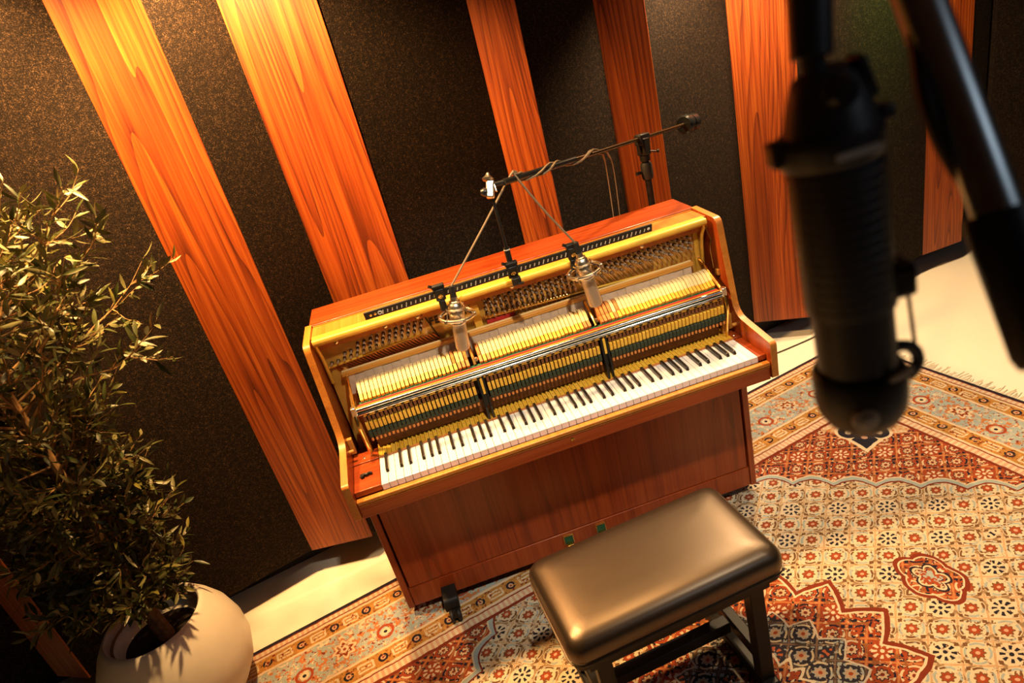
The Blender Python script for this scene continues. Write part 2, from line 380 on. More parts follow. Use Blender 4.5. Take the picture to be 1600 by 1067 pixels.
# ------------------------------------------------------------------ mesh helpers
class MB:
    def __init__(self): self.v = []; self.f = []
    def add(self, vs, fs):
        o = len(self.v); self.v += [tuple(p) for p in vs]; self.f += [tuple(i+o for i in f) for f in fs]; return self
    def box(self, x0, x1, y0, y1, z0, z1):
        vs = [(x, y, z) for z in (z0, z1) for y in (y0, y1) for x in (x0, x1)]
        return self.add(vs, [(0, 2, 3, 1), (4, 5, 7, 6), (0, 1, 5, 4), (2, 6, 7, 3), (0, 4, 6, 2), (1, 3, 7, 5)])
    def obox(self, c, ax, ay, az, hx, hy, hz):
        c = Vector(c); vs = [c+ax*(hx*i)+ay*(hy*j)+az*(hz*k) for k in (-1, 1) for j in (-1, 1) for i in (-1, 1)]
        return self.add(vs, [(0, 2, 3, 1), (4, 5, 7, 6), (0, 1, 5, 4), (2, 6, 7, 3), (0, 4, 6, 2), (1, 3, 7, 5)])
    def prism(self, prof, x0, x1):
        """(y,z) outline extruded along x"""
        n = len(prof); vs = [(x0, y, z) for y, z in prof]+[(x1, y, z) for y, z in prof]
        fs = [tuple(range(n))[::-1], tuple(range(n, 2*n))]+[(i, (i+1) % n, n+(i+1) % n, n+i) for i in range(n)]
        return self.add(vs, fs)
    def prism_z(self, poly, z0, z1):
        n = len(poly); vs = [(p[0], p[1], z0) for p in poly]+[(p[0], p[1], z1) for p in poly]
        fs = [tuple(range(n))[::-1], tuple(range(n, 2*n))]+[(i, (i+1) % n, n+(i+1) % n, n+i) for i in range(n)]
        return self.add(vs, fs)
    def tube(self, pts, rad, seg=10, cap=True):
        pts = [Vector(p) for p in pts]; n = len(pts)
        rs = rad if isinstance(rad, (list, tuple)) else [rad]*n
        vs = []; up = None
        for i, p in enumerate(pts):
            d = (pts[min(i+1, n-1)]-pts[max(i-1, 0)]).normalized()
            if up is None: up = d.orthogonal().normalized()
            up = (up-d*up.dot(d)); up = up.normalized() if up.length > 1e-6 else d.orthogonal().normalized()
            s = d.cross(up)
            for k in range(seg):
                an = 2*math.pi*k/seg; vs.append(p+(up*math.cos(an)+s*math.sin(an))*rs[i])
        fs = [(i*seg+k, i*seg+(k+1) % seg, (i+1)*seg+(k+1) % seg, (i+1)*seg+k) for i in range(n-1) for k in range(seg)]
        if cap: fs += [tuple(range(seg))[::-1], tuple(range((n-1)*seg, n*seg))]
        return self.add(vs, fs)
    def lathe(self, prof, c=(0, 0, 0), axis=(0, 0, 1), seg=32, cap=False):
        """prof = [(r, h)], turned about axis through c"""
        az = Vector(axis).normalized(); ax = az.orthogonal().normalized(); ay = az.cross(ax); c = Vector(c); n = len(prof)
        vs = [c+az*h+(ax*math.cos(2*math.pi*k/seg)+ay*math.sin(2*math.pi*k/seg))*r for r, h in prof for k in range(seg)]
        fs = [(i*seg+k, i*seg+(k+1) % seg, (i+1)*seg+(k+1) % seg, (i+1)*seg+k) for i in range(n-1) for k in range(seg)]
        if cap: fs += [tuple(range(seg))[::-1], tuple(range((n-1)*seg, n*seg))]
        return self.add(vs, fs)
    def torus(self, c, axis, R, r, seg=28, ss=8, a0=0, a1=2*math.pi):
        az = Vector(axis).normalized(); ax = az.orthogonal().normalized(); ay = az.cross(ax); c = Vector(c)
        full = abs(a1-a0-2*math.pi) < 1e-6; n = seg if full else seg+1; vs = []
        for i in range(n):
            an = a0+(a1-a0)*i/seg; d = ax*math.cos(an)+ay*math.sin(an)
            for k in range(ss):
                bn = 2*math.pi*k/ss; vs.append(c+d*(R+r*math.cos(bn))+az*(r*math.sin(bn)))
        fs = [(i*ss+k, ((i+1) % n)*ss+k, ((i+1) % n)*ss+(k+1) % ss, i*ss+(k+1) % ss) for i in range(n if full else n-1) for k in range(ss)]
        return self.add(vs, fs)
    def mesh(self, name, mat, smooth=True, ang=35):
        me = bpy.data.meshes.new(name); me.from_pydata(self.v, [], self.f); me.update()
        bm = bmesh.new(); bm.from_mesh(me); bmesh.ops.recalc_face_normals(bm, faces=bm.faces); bm.to_mesh(me); bm.free()
        me.materials.append(mat)
        if smooth:
            me.polygons.foreach_set('use_smooth', [True]*len(me.polygons)); me.set_sharp_from_angle(angle=math.radians(ang))
        return me
    def build(self, name, mat, parent=None, bevel=0.0, seg=2, **kw):
        o = link(name, self.mesh(name, mat, **kw), parent)
        if bevel:
            m = o.modifiers.new('bevel', 'BEVEL'); m.width = bevel; m.segments = seg; m.limit_method = 'ANGLE'; m.angle_limit = math.radians(30)
            m.harden_normals = False
        return o
def link(name, me, parent=None):
    o = bpy.data.objects.new(name, me); COL.objects.link(o)
    if parent is not None:
        o.parent = parent
        if parent.type == 'EMPTY': o.matrix_parent_inverse = Matrix.Translation(-parent.location)
    return o
def tag(o, label, cat, group=None):
    o['label'] = label; o['category'] = cat
    if group: o['group'] = group
    return o
def thing(name, label, cat, loc=(0, 0, 0), group=None):
    o = bpy.data.objects.new(name, None); COL.objects.link(o); o.location = loc; o.empty_display_size = 0.05
    return tag(o, label, cat, group)
def structure(o): o['kind'] = 'structure'; return o
def stuff(o): o['kind'] = 'stuff'; return o
def px(u, v, dist):
    d = RIGHT*((u-800)/1028.24)+DOWN*((v-533.5)/1028.24)+FWD
    return CAM+d.normalized()*dist
def curve_pts(pts, n=8):
    """Catmull-Rom through pts"""
    P = [Vector(p) for p in pts]; P = [P[0]*2-P[1]]+P+[P[-1]*2-P[-2]]; out = []
    for i in range(1, len(P)-2):
        for k in range(n):
            t = k/n; a, b, c, d = P[i-1], P[i], P[i+1], P[i+2]
            out.append(0.5*((2*b)+(c-a)*t+(2*a-5*b+4*c-d)*t*t+(3*b-a-3*c+d)*t**3))
    out.append(P[-2]); return out

# ------------------------------------------------------------------ room shell
CEIL = 2.85
def quad_slab(poly, z0, z1): return MB().prism_z(poly, z0, z1)
room = [wl(-3.2, -0.32), wl(5.2, -0.32), wl(5.2, 5.2), wl(-3.2, 5.2)]
structure(quad_slab(room, -0.06, 0.0).build('floor', M['floor'], smooth=False))
structure(quad_slab(room, CEIL, CEIL+0.05).build('ceiling', M['darkwall'], smooth=False))
def wallslab(name, s0, s1, d0, d1):
    return structure(quad_slab([wl(s0, d0), wl(s1, d0), wl(s1, d1), wl(s0, d1)], 0.0, CEIL).build(name, M['darkwall'], smooth=False))
wallslab('wall_left', -3.3, -3.2, -0.32, 5.2)
wallslab('wall_right', 5.2, 5.3, -0.32, 5.2)
wallslab('wall_front', -3.3, 5.3, 5.2, 5.3)
wb = structure(quad_slab([wl(-3.2, -0.32), wl(5.2, -0.32), wl(5.2, -0.25), wl(-3.2, -0.25)], 0.0, CEIL).build('wall_back', M['plinth'], smooth=False))
ZW = 0.12
# pleated front: (s, depth behind the fold line) of each plank's left and right edge
PL = [(-1.224, 0.10, -1.100, 0.0), (-0.243, 0.10, 0.0, 0.0), (0.206, 0.10, 0.485, 0.0), (1.02, 0.10, 1.158, 0.0),
      (1.537, 0.10, 1.70, 0.0), (2.255, 0.18, 2.463, 0.0), (3.395, 0.045, 3.664, 0.0)]
def slab(s0, d0, s1, d1, thick, z0, z1):
    a = wl(s0, -d0); b = wl(s1, -d1); dr = (b-a).normalized(); nb = Vector((-dr.y, dr.x, 0))
    return MB().prism_z([a, b, b+nb*thick, a+nb*thick], z0, z1)
PL = [tuple(v*0.977 for v in q) for q in PL]
for l, dl, r, dr_ in PL:
    slab(l, dl, r, dr_, 0.022, ZW, CEIL).build('wood_plank', M['plank'], wb, bevel=0.0015, smooth=False)
prev = (-2.6, 0.04)
fp = []
for l, dl, r, dr_ in PL: fp.append((prev[0], prev[1], l, dl)); prev = (r, dr_+0.004)
fp.append((3.580, 0.004, 3.757, 0.03))
fp.append((3.757, 0.0, 4.5, -0.28)); fp.append((-3.2, 0.10, -2.6, 0.04))
for s0, d0, s1, d1 in fp:
    slab(s0, d0, s1, d1, 0.03, ZW+0.004, CEIL).build('fabric_panel', M['fabric'], wb, smooth=False)
MB().prism_z([wl(-3.1, -0.25), wl(3.75, -0.25), wl(3.75, -0.225), wl(-3.1, -0.225)], 0.0, ZW).build('plinth', M['plinth'], wb, smooth=False)

# ------------------------------------------------------------------ rug
RO = Vector((0, 0.575, 0))+E1*1.70
RC = RO-E1*RA+N1*RB
RZ = 0.009
rug = thing('persian_rug', 'large persian rug with cream field and red medallion under the piano and bench', 'rug', RC)
r_ = MB()
NXg = 24
vs = []; 
r_.box(-RA, RA, -RB, RB, 0.0005, RZ)
pile = r_.build('rug_pile', M['rug'], rug, smooth=False); pile.matrix_parent_inverse = Matrix(); 
rug.rotation_euler = (0, 0, TH)
# knotted fringe on both short ends
fr = MB(); rnd = random.Random(3)
for sx in (-1, 1):
    y = -RB+0.01
    while y < RB-0.01:
        L = rnd.uniform(0.035, 0.075); dy = rnd.uniform(-0.012, 0.012); x0 = sx*RA
        fr.tube([(x0-sx*0.002, y, 0.005), (x0+sx*L*0.5, y+dy*0.3, 0.004), (x0+sx*L, y+dy, 0.003)], 0.0014, 4)
        y += 0.0085
fo = stuff(fr.build('fringe', simple('rug_fringe', (0.76, 0.68, 0.52), 0.95), rug)); fo.matrix_parent_inverse = Matrix()

# ------------------------------------------------------------------ piano
PW = 0.69; TK = 0.022; XI = PW-TK
KX0 = -0.585; KP = 1.225/52; ZK = 0.709; KS = 1.225/88
piano = thing('upright_piano', 'reddish walnut upright piano with its front and lid opened to show the action', 'piano', (0, 0.3, RZ))
def arc(cx, cy, r, a0, a1, n=6): return [(cx+r*math.cos(math.radians(a0+(a1-a0)*i/n)), cy+r*math.sin(math.radians(a0+(a1-a0)*i/n))) for i in range(n+1)]
def rounded(pts, rads, n=5):
    """round the corners of a polygon"""
    out = []; N = len(pts)
    for i, p in enumerate(pts):
        r = rads[i]; p = Vector(p)
        if r <= 0: out.append(tuple(p)); continue
        a = (Vector(pts[i-1])-p).normalized(); b = (Vector(pts[(i+1) % N])-p).normalized()
        p0 = p+a*r; p1 = p+b*r
        for k in range(n+1):
            t = k/n; q = p0*(1-t)**2+p*(2*t*(1-t))+p1*t*t; out.append(tuple(q))
    return out
side_prof = rounded([(0.560, 0.048), (0.560, 1.084), (0.408, 1.084), (0.408, 1.107), (0.238, 1.103), (0.178, 0.782), (-0.027, 0.757), (-0.027, 0.634), (0.182, 0.598), (0.182, 0.048)],
                    [0, 0, 0, 0.003, 0.022, 0.045, 0.012, 0.006, 0.02, 0])
# the side profile as strips so that the edge banding has its own wood
for sx in (-1, 1):
    x0, x1 = (-PW, -XI) if sx < 0 else (XI, PW)
    s = MB().prism(side_prof, x0, x1).build('side_panel', M['piano_v'], piano, bevel=0.0012, seg=1)
    # edge banding that follows the upper outline
    n = len(side_prof); top = []
    on = False
    for i, (y, z) in enumerate(side_prof):
        if i >= 3 and z > 0.60 and y < 0.41: top.append((y, z))
    eb = MB(); k = len(top); off = 0.0012; vs = []
    for i, (y, z) in enumerate(top):
        a = Vector(top[max(i-1, 0)]); b = Vector(top[min(i+1, k-1)]); d = (b-a).normalized(); nrm = Vector((d.y, -d.x))
        if nrm.dot(Vector((y, z))-Vector((0.35, 0.5))) < 0: nrm = -nrm
        for q in (0.0, off):
            p = Vector((y, z))+nrm*q
            vs += [(x0+0.0004, p.x, p.y), (x1-0.0004, p.x, p.y)]
    fs = []
    for i in range(k-1):
        o = i*4; p = o+4
        fs += [(o+2, o+3, p+3, p+2), (o+0, o+2, p+2, p+0), (o+1, p+1, p+3, o+3), (o+0, p+0, p+1, o+1)]
    fs += [(0, 1, 3, 2), (4*k-4, 4*k-2, 4*k-1, 4*k-3)]
    eb.add(vs, fs); eb.build('edge_band', M['edge'], s)
# lid and hinge
MB().box(-PW+0.012, PW-0.012, 0.402, 0.566, 1.085, 1.107).build('lid', M['piano_h'], piano, bevel=0.003)
MB().box(-XI+0.002, XI-0.004, 0.396, 0.4015, 1.094, 1.1035).build('hinge', M['brass'], piano)
MB().box(-XI, XI, 0.300, 0.396, 1.055, 1.100).build('pin_block', M['edge'], piano, bevel=0.001)
# back and bottom
MB().box(-XI, XI, 0.53, 0.558, 0.06, 1.083).build('backboard', M['cavity'], piano)
MB().box(-XI, XI, 0.20, 0.53, 0.05, 0.075).build('bottom_board', M['cavity'], piano)
MB().box(-XI+0.006, XI-0.006, 0.190, 0.208, 0.135, 0.640).build('front_panel', M['piano_v'], piano, bevel=0.001)
MB().box(-XI+0.001, XI-0.001, 0.187, 0.210, 0.048, 0.132).build('bottom_rail', M['piano_v'], piano, bevel=0.0015)
MB().box(-XI+0.001, XI-0.001, -0.012, 0.42, 0.634, 0.664).build('keybed', M['piano_h'], piano)
fas = MB().box(-XI+0.0005, XI-0.0005, -0.018, -0.004, 0.626, 0.674).build('key_slip', M['piano_h'], piano, bevel=0.0015)
MB().box(-XI+0.0008, XI-0.0008, -0.023, -0.003, 0.6755, 0.690).build('slip_moulding', M['edge'], fas, bevel=0.003)
MB().box(-XI+0.0008, XI-0.0008, -0.0200, -0.012, 0.6695, 0.6740).build('slip_bead', M['edge'], fas, bevel=0.001)
lk = MB().lathe([(0.0, 0.0), (0.007, 0.0), (0.007, 0.002), (0.0045, 0.003), (0.0045, 0.001), (0.0, 0.001)], (0.0, -0.018, 0.655), (0, -1, 0), 16).build('lock', M['brass'], piano)
# key blocks
def keyblock(x0, x1):
    kb = MB().box(x0, x1, 0.001, 0.145, 0.690, 0.7095).build('key_block', M['piano_h'], piano, bevel=0.002)
    MB().box(x0, x1, 0.008, 0.20, 0.664, 0.690).build('block_foot', M['brownwood'], kb)
    MB().box(x0, x1, 0.1455, 0.205, 0.690, 0.713).build('block_riser', M['piano_h'], kb, bevel=0.0015)
    return kb
kbl = keyblock(-XI+0.0005, KX0-0.001); kbr = keyblock(KX0+1.226, XI-0.0005)
for x, y in ((-0.632, 0.172), (-0.612, 0.176)):
    MB().lathe([(0.0, 0.0015), (0.004, 0.0012), (0.005, 0.0)], (x, y, 0.713), (0, 0, 1), 12).build('screw', M['nickel'], kbl)
MB().lathe([(0.0, 0.0015), (0.004, 0.0012), (0.005, 0.0)], (0.652, 0.165, 0.713), (0, 0, 1), 12).build('screw', M['nickel'], kbr)
hk = MB(); hk.tube(curve_pts([(-0.644, 0.062, 0.714), (-0.634, 0.073, 0.716), (-0.626, 0.069, 0.716), (-0.618, 0.074, 0.716), (-0.610, 0.070, 0.714)], 4), 0.0045, 8)
hk.box(-0.645, -0.634, 0.062, 0.076, 0.7098, 0.7185)
hk.build('block_clip', M['blackmetal'], kbl)

# keys
wk_m = None
wb_ = MB().box(0.0006, KP-0.0006, 0.0, 0.1465, ZK-0.021, ZK)
white_me = wb_.mesh('white_key', M['ivory'], smooth=False)
bkp = rounded([(0.052, ZK-0.006), (0.058, ZK+0.0115), (0.1465, ZK+0.0125), (0.1465, ZK-0.006)], [0, 0.003, 0.001, 0], 3)
bk = MB(); n = len(bkp)
vs = []
for sgn in (-1, 1):
    for (y, z) in bkp:
        hw = 0.0054 if z < ZK else 0.0042
        vs.append((sgn*hw, y, z))
fs = [tuple(range(n)), tuple(range(n, 2*n))[::-1]]+[(i, n+i, n+(i+1) % n, (i+1) % n) for i in range(n)]
bk.add(vs, fs); black_me = bk.mesh('black_key', M['ebony'], smooth=False)
stick_me = MB().box(-KS/2+0.0007, KS/2-0.0007, 0.148, 0.40, 0.690, 0.7135).mesh('key_stick', M['pine'], smooth=False)
ki = 0
def key(me, name, x, stick_index):
    o = link(name, me, piano); o.location = (x, 0, 0)
    s = link('key_stick', stick_me, o); s.location = (KX0+(stick_index+0.5)*KS-x, 0, 0)
    if me is white_me:
        m = o.modifiers.new('bevel', 'BEVEL'); m.width = 0.0012; m.segments = 2
    return o
for i in range(52):
    key(white_me, 'white_key', KX0+i*KP, ki); ki += 1
    if i % 7 in (0, 2, 3, 5, 6) and i < 51:
        sh = {0: 0.0, 2: -0.0025, 3: 0.0025, 5: -0.003, 6: 0.0}[i % 7]
        key(black_me, 'black_key', KX0+(i+1)*KP+sh, ki); ki += 1
pins = MB()
for i in range(88):
    x = KX0+(i+0.5)*KS
    pins.lathe([(0.0017, 0.0), (0.0017, 0.0016), (0.0, 0.0018)], (x, 0.176+(0.009 if i % 2 else 0), 0.7135), (0, 0, 1), 6)
stuff(pins.build('balance_pins', M['orangewood'], piano))
kr = MB().box(KX0, KX0+1.225, 0.1475, 0.1492, 0.700, 0.7145); kr.build('key_tail_strip', M['orangewood'], piano)

# gold iron plate
pl = MB().box(-XI+0.006, XI-0.012, 0.325, 0.342, 0.62, 1.085).build('iron_plate', M['gold'], piano)
fl = MB().prism(rounded([(0.258, 1.090), (0.262, 1.105), (0.299, 1.1055), (0.299, 1.072), (0.324, 1.068), (0.324, 1.060), (0.268, 1.082)], [0.004, 0.006, 0.002, 0, 0, 0, 0.004], 3), -XI+0.005, XI-0.018)
fl.build('plate_flange', M['goldbar'], pl, bevel=0.002)
# flange ends that turn down
for x in (-XI+0.010, XI-0.024):
    MB().tube(curve_pts([(x, 0.275, 1.094), (x+(0.004 if x > 0 else -0.002), 0.285, 1.070), (x, 0.30, 1.03), (x, 0.315, 0.93)], 5), 0.006, 8).build('flange_end', M['goldbar'], pl)
MB().prism([(0.325, 0.62), (0.312, 0.62), (0.310, 1.04), (0.325, 1.058)], -0.166, -0.140).build('plate_strut', M['goldbar'], pl, bevel=0.002)
MB().prism([(0.325, 0.62), (0.317, 0.62), (0.316, 1.05), (0.325, 1.06)], 0.622, 0.640).build('plate_strut', M['goldbar'], pl, bevel=0.002)
rib = MB(); a = Vector((-0.315, 0.3225, 1.052)); b = Vector((-0.278, 0.3225, 0.93)); rib.tube([a, b], 0.0022, 6); rib.build('plate_rib', M['ink'], pl)
for i, (x, z) in enumerate(((-0.60, 1.062), (-0.44, 1.064), (-0.335, 1.062), (-0.19, 1.062), (-0.02, 1.064), (0.22, 1.062), (0.43, 1.062))):
    MB().lathe([(0.0, 0.006), (0.005, 0.005), (0.008, 0.0)], (x, 0.292, z+0.008), (0, -1, 0.6), 12).build('plate_screw', M['steel'], pl)
# cast lettering on the plate
tc = bpy.data.curves.new('plate_text', 'FONT'); tc.body = 'FEURICH'; tc.size = 0.034; tc.extrude = 0.0012; tc.space_character = 1.08; tc.offset = 0.0006
to = bpy.data.objects.new('plate_text', tc); COL.objects.link(to)
dg = bpy.context.evaluated_depsgraph_get(); me = bpy.data.meshes.new_from_object(to.evaluated_get(dg)); bpy.data.objects.remove(to)
me.materials.clear(); me.materials.append(M['ink'])
lt = link('plate_lettering', me, pl); lt.location = (-0.306, 0.3235, 1.016); lt.rotation_euler = (math.radians(90), 0, 0)
# serial number
tc = bpy.data.curves.new('serial_text', 'FONT'); tc.body = '11'; tc.size = 0.014; tc.extrude = 0.0006
to = bpy.data.objects.new('serial_text', tc); COL.objects.link(to)
dg = bpy.context.evaluated_depsgraph_get(); me = bpy.data.meshes.new_from_object(to.evaluated_get(dg)); bpy.data.objects.remove(to)
me.materials.clear(); me.materials.append(M['ticks'])
lt = link('serial_lettering', me, pl); lt.location = (-0.328, 0.3235, 0.992); lt.rotation_euler = (math.radians(90), 0, 0)

# tuning pins and strings
tb = MB(); tp = MB(); sb = MB(); ss = MB(); rnd = random.Random(5)
def pin(x, z):
    tb.lathe([(0.0062, 0.0), (0.0062, 0.0030), (0.0, 0.0030)], (x, 0.3252, z+0.001), (0, -1, 0), 8)  # dark disc paints the hole and shade around each pin
    tp.lathe([(0.0034, 0.0), (0.0034, 0.026), (0.0026, 0.030), (0.0, 0.030)], (x, 0.327, z), (0, -1, 0.16), 7)
def string(mb, x, z, x2, z2, r):
    mb.tube([(x, 0.312, z), (x+(x2-x)*0.35, 0.316, z+(z2-z)*0.35), (x2, 0.320, z2)], r, 4, cap=False)
# bass section: slanting rows, copper-wound strings running down to the right
for c in range(15):
    x = -0.640+c*0.0215; nrow = min(4, 1+c//2)
    base = 0.992+c*0.0015
    for k in range(nrow):
        px_ = x+k*0.006; pz = base+k*0.0155
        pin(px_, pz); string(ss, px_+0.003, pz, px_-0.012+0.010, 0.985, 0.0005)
for c in range(30):
    x = -0.640+c*0.0115
    sb.tube([(x, 0.319, 0.988), (x+0.11, 0.316, 0.84), (x+0.24, 0.314, 0.66)], 0.0021, 5, cap=False)
# middle and treble
for c in range(42):
    x = -0.118+c*0.0176
    z0 = 1.046
    for k in range(4 if c < 18 else 3):
        pz = z0-k*(0.0165 if c < 18 else 0.0195)-(0.008 if c % 2 else 0); pxx = x+(0.0035 if k % 2 else 0)
        if pxx > 0.612: continue
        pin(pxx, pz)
        string(ss, pxx+0.003, pz, pxx+0.003+(0.035 if c > 17 else 0.004), pz-0.055, 0.0006)
    for k in range(2): sb.tube([(x+k*0.0045, 0.319, 0.975), (x+k*0.0045-0.02, 0.315, 0.66)], 0.0010, 4, cap=False)
stuff(tb.build('pin_shade_discs', M['cavity'], pl)); stuff(tp.build('tuning_pins', M['pinsteel'], pl)); stuff(sb.build('bass_strings', M['copper'], pl)); stuff(ss.build('plain_strings', M['steel'], pl))
# bridge pressure bars and agraffes
MB().tube([(-0.655, 0.316, 0.983), (-0.33, 0.316, 1.000)], 0.004, 8).build('pressure_bar', M['goldbar'], pl)
MB().tube([(-0.130, 0.315, 0.986), (0.15, 0.315, 0.972), (0.60, 0.315, 0.952)], 0.004, 8).build('pressure_bar', M['goldbar'], pl)
ag = MB()
for c in range(26): ag.lathe([(0.0045, 0), (0.0045, 0.006), (0.0, 0.008)], (-0.125+c*0.0112, 0.315, 0.990-c*0.0006), (0, -1, 0.3), 8)
stuff(ag.build('agraffes', M['brass'], pl))
MB().box(-0.125, -0.03, 0.313, 0.318, 0.93, 0.975).build('red_string_braid', M['felt_red'], pl)

# muffler rail with felt
mr = MB().box(-0.622, 0.600, 0.2915, 0.3045, 0.946, 0.960).build('muffler_rail', M['strip'], piano, bevel=0.002)
MB().box(-0.620, 0.598, 0.3048, 0.3080, 0.950, 0.9635).build('rail_cloth_edge', M['felt_cream'], mr)
fm = MB(); N = 40
for i in range(N):
    x0 = -0.612+1.204*i/N; x1 = -0.612+1.204*(i+1)/N-0.0008
    w0 = 0.0015*math.sin(i*1.7)
    fm.add([(x0, 0.2945+w0, 0.946), (x1, 0.2945+w0, 0.946), (x1, 0.2925+w0, 0.880), (x0, 0.2925+w0, 0.880), (x0, 0.300+w0, 0.946), (x1, 0.300+w0, 0.946), (x1, 0.298+w0, 0.880), (x0, 0.298+w0, 0.880)],
           [(0, 1, 2, 3), (4, 7, 6, 5), (0, 3, 7, 4), (1, 5, 6, 2), (3, 2, 6, 7), (0, 4, 5, 1)])
fm.build('muffler_felt', M['felt_grey'], mr, smooth=False)

# action: hammers, wippens, rails
XB1, XB2 = -0.208, 0.205
xs = []
secs = [(-0.578, XB1-0.022, 27), (XB1+0.022, XB2-0.022, 29), (XB2+0.022, 0.622, 32)]
for s0, s1, nn in secs:
    for i in range(nn): xs.append(s0+(s1-s0)*i/(nn-1))
# hammer built pointing up and back; local frame at (0, y, z)
core = rounded([(0.214, 0.876), (0.206, 0.892), (0.246, 0.918), (0.262, 0.915), (0.258, 0.896)], [0.002]*5, 2)
ham = MB().prism(core, -0.0048, 0.0048)
ham.prism([(0.222, 0.80), (0.228, 0.80), (0.234, 0.885), (0.226, 0.885)], -0.0025, 0.0025)
ham_me = ham.mesh('hammer', M['pine'], smooth=False)
felt_prof = rounded([(0.224, 0.9035), (0.243, 0.9225), (0.262, 0.931), (0.283, 0.928), (0.288, 0.913), (0.276, 0.898), (0.252, 0.890)], [0.004, 0.008, 0.009, 0.009, 0.009, 0.008, 0.006], 3)
core_o = ham.mesh('hammer', M['orangewood'], smooth=False)
felt_me = MB().prism(felt_prof, -0.0054, 0.0054).mesh('hammer_felt', M['felt_cream'], smooth=False)
felt_o = MB().prism(felt_prof, -0.0048, 0.0048).mesh('hammer_felt', simple('worn_hammer_felt', (0.55, 0.20, 0.05), 0.85, 0, 0.3, 80), smooth=False)
wip_me = MB().box(-0.0042, 0.0042, 0.166, 0.190, 0.836, 0.852).box(-0.0020, 0.0020, 0.172, 0.184, 0.77, 0.838).mesh('wippen', M['brownwood'], smooth=False)
cat_me = MB().prism(rounded([(0.164, 0.804), (0.161, 0.832), (0.176, 0.835), (0.180, 0.806)], [0.002]*4, 2), -0.0046, 0.0046).mesh('catcher', M['pine'], smooth=False)
chk_me = MB().prism(rounded([(0.160, 0.779), (0.157, 0.801), (0.176, 0.803), (0.178, 0.780)], [0.003]*4, 2), -0.0050, 0.0050).mesh('check_felt', M['felt_dkgreen'], smooth=False)
but_me = MB().lathe([(0.0, 0.0), (0.0036, 0.0), (0.0042, 0.006), (0.003, 0.011), (0.0, 0.011)], (0, 0.164, 0.7665), (0, 0, 1), 8).mesh('regulating_button', M['orangewood'])
stk_me = MB().box(-0.0022, 0.0022, 0.160, 0.166, 0.7137, 0.7665).mesh('sticker', M['brownwood'], smooth=False)
rnd = random.Random(11)
for i, x in enumerate(xs):
    h = link('hammer', ham_me, piano); h.location = (x, rnd.uniform(-0.002, 0.002), rnd.uniform(-0.001, 0.001))
    if i in (24, 25, 26, 27, 29, 54, 55, 56, 57, 58, 60): h.data = core_o
    link('hammer_felt', felt_o if i in (23, 26, 27, 56, 57, 58, 59, 61) else felt_me, h)
    xw = x-(0.006 if i < 27 else 0.0)
    wp = link('wippen', wip_me, piano); wp.location = (xw, 0, rnd.uniform(-0.0008, 0.0008))
    link('catcher', cat_me, wp); link('check_felt', chk_me, wp); link('regulating_button', but_me, wp)
hr = MB().box(-0.600, 0.628, 0.192, 0.212, 0.866, 0.876).build('hammer_rail', M['brownwood'], piano)
MB().box(-0.590, 0.626, 0.200, 0.216, 0.8765, 0.8815).build('green_rail_felt', M['felt_green'], hr)
MB().box(-0.590, 0.626, 0.188, 0.1995, 0.8765, 0.8825).build('red_rail_felt', M['felt_red'], hr)
MB().box(-0.602, 0.628, 0.176, 0.1875, 0.872, 0.8825).build('rest_rail', M['strip'], hr, bevel=0.001)
MB().tube([(-0.605, 0.166, 0.882), (0.630, 0.166, 0.882)], 0.0065, 14).build('chrome_rail', M['chrome'], piano)
MB().tube([(-0.600, 0.1685, 0.872), (0.628, 0.1685, 0.872)], 0.0028, 8).build('green_cord', M['felt_green'], piano)
MB().tube([(-0.600, 0.162, 0.869), (0.628, 0.162, 0.869)], 0.0045, 10).build('chrome_rail', M['chrome'], piano)
lr = MB().box(-0.585, 0.624, 0.165, 0.182, 0.8545, 0.8635).build('wippen_rail', M['pine'], piano, bevel=0.001)
dash = MB()
for i in range(44):
    x = -0.575+i*0.0275
    dash.box(x, x+0.010, 0.1632, 0.1649, 0.857, 0.861)
stuff(dash.build('rail_slots', M['blackmetal'], lr))
MB().box(-0.58, 0.62, 0.200, 0.215, 0.72, 0.765).build('key_end_rail', M['brownwood'], piano)
MB().box(-0.58, 0.62, 0.198, 0.206, 0.79, 0.85).build('butt_rail', M['cavity'], piano)
MB().box(-0.60, 0.62, 0.298, 0.31, 0.70, 0.87).build('damper_rail', M['cavity'], piano)
# end brackets (brass) and the two black middle brackets
for x, sx in ((-0.607, -1), (0.632, 1)):
    br = MB().tube(curve_pts([(x, 0.335, 0.955), (x, 0.29, 0.945), (x, 0.235, 0.915), (x, 0.180, 0.888), (x, 0.163, 0.872), (x, 0.150, 0.835), (x, 0.156, 0.790), (x, 0.172, 0.716)], 6), 0.0055, 8).build('action_bracket', M['brass'], piano)
    MB().lathe([(0.0, -0.011), (0.008, -0.008), (0.011, 0.0), (0.008, 0.008), (0.0, 0.011)], (x, 0.325, 0.960), (0, 0, 1), 12).build('bracket_knob', M['strip'], br)
    MB().box(x-0.008, x+0.008, 0.157, 0.176, 0.868, 0.896).build('rail_end_clamp', M['nickel'], br, bevel=0.002)
    MB().prism([(0.19, 0.714), (0.21, 0.714), (0.19, 0.86), (0.18, 0.86)], x-0.004, x+0.004).build('bracket_post', M['strip'], br)
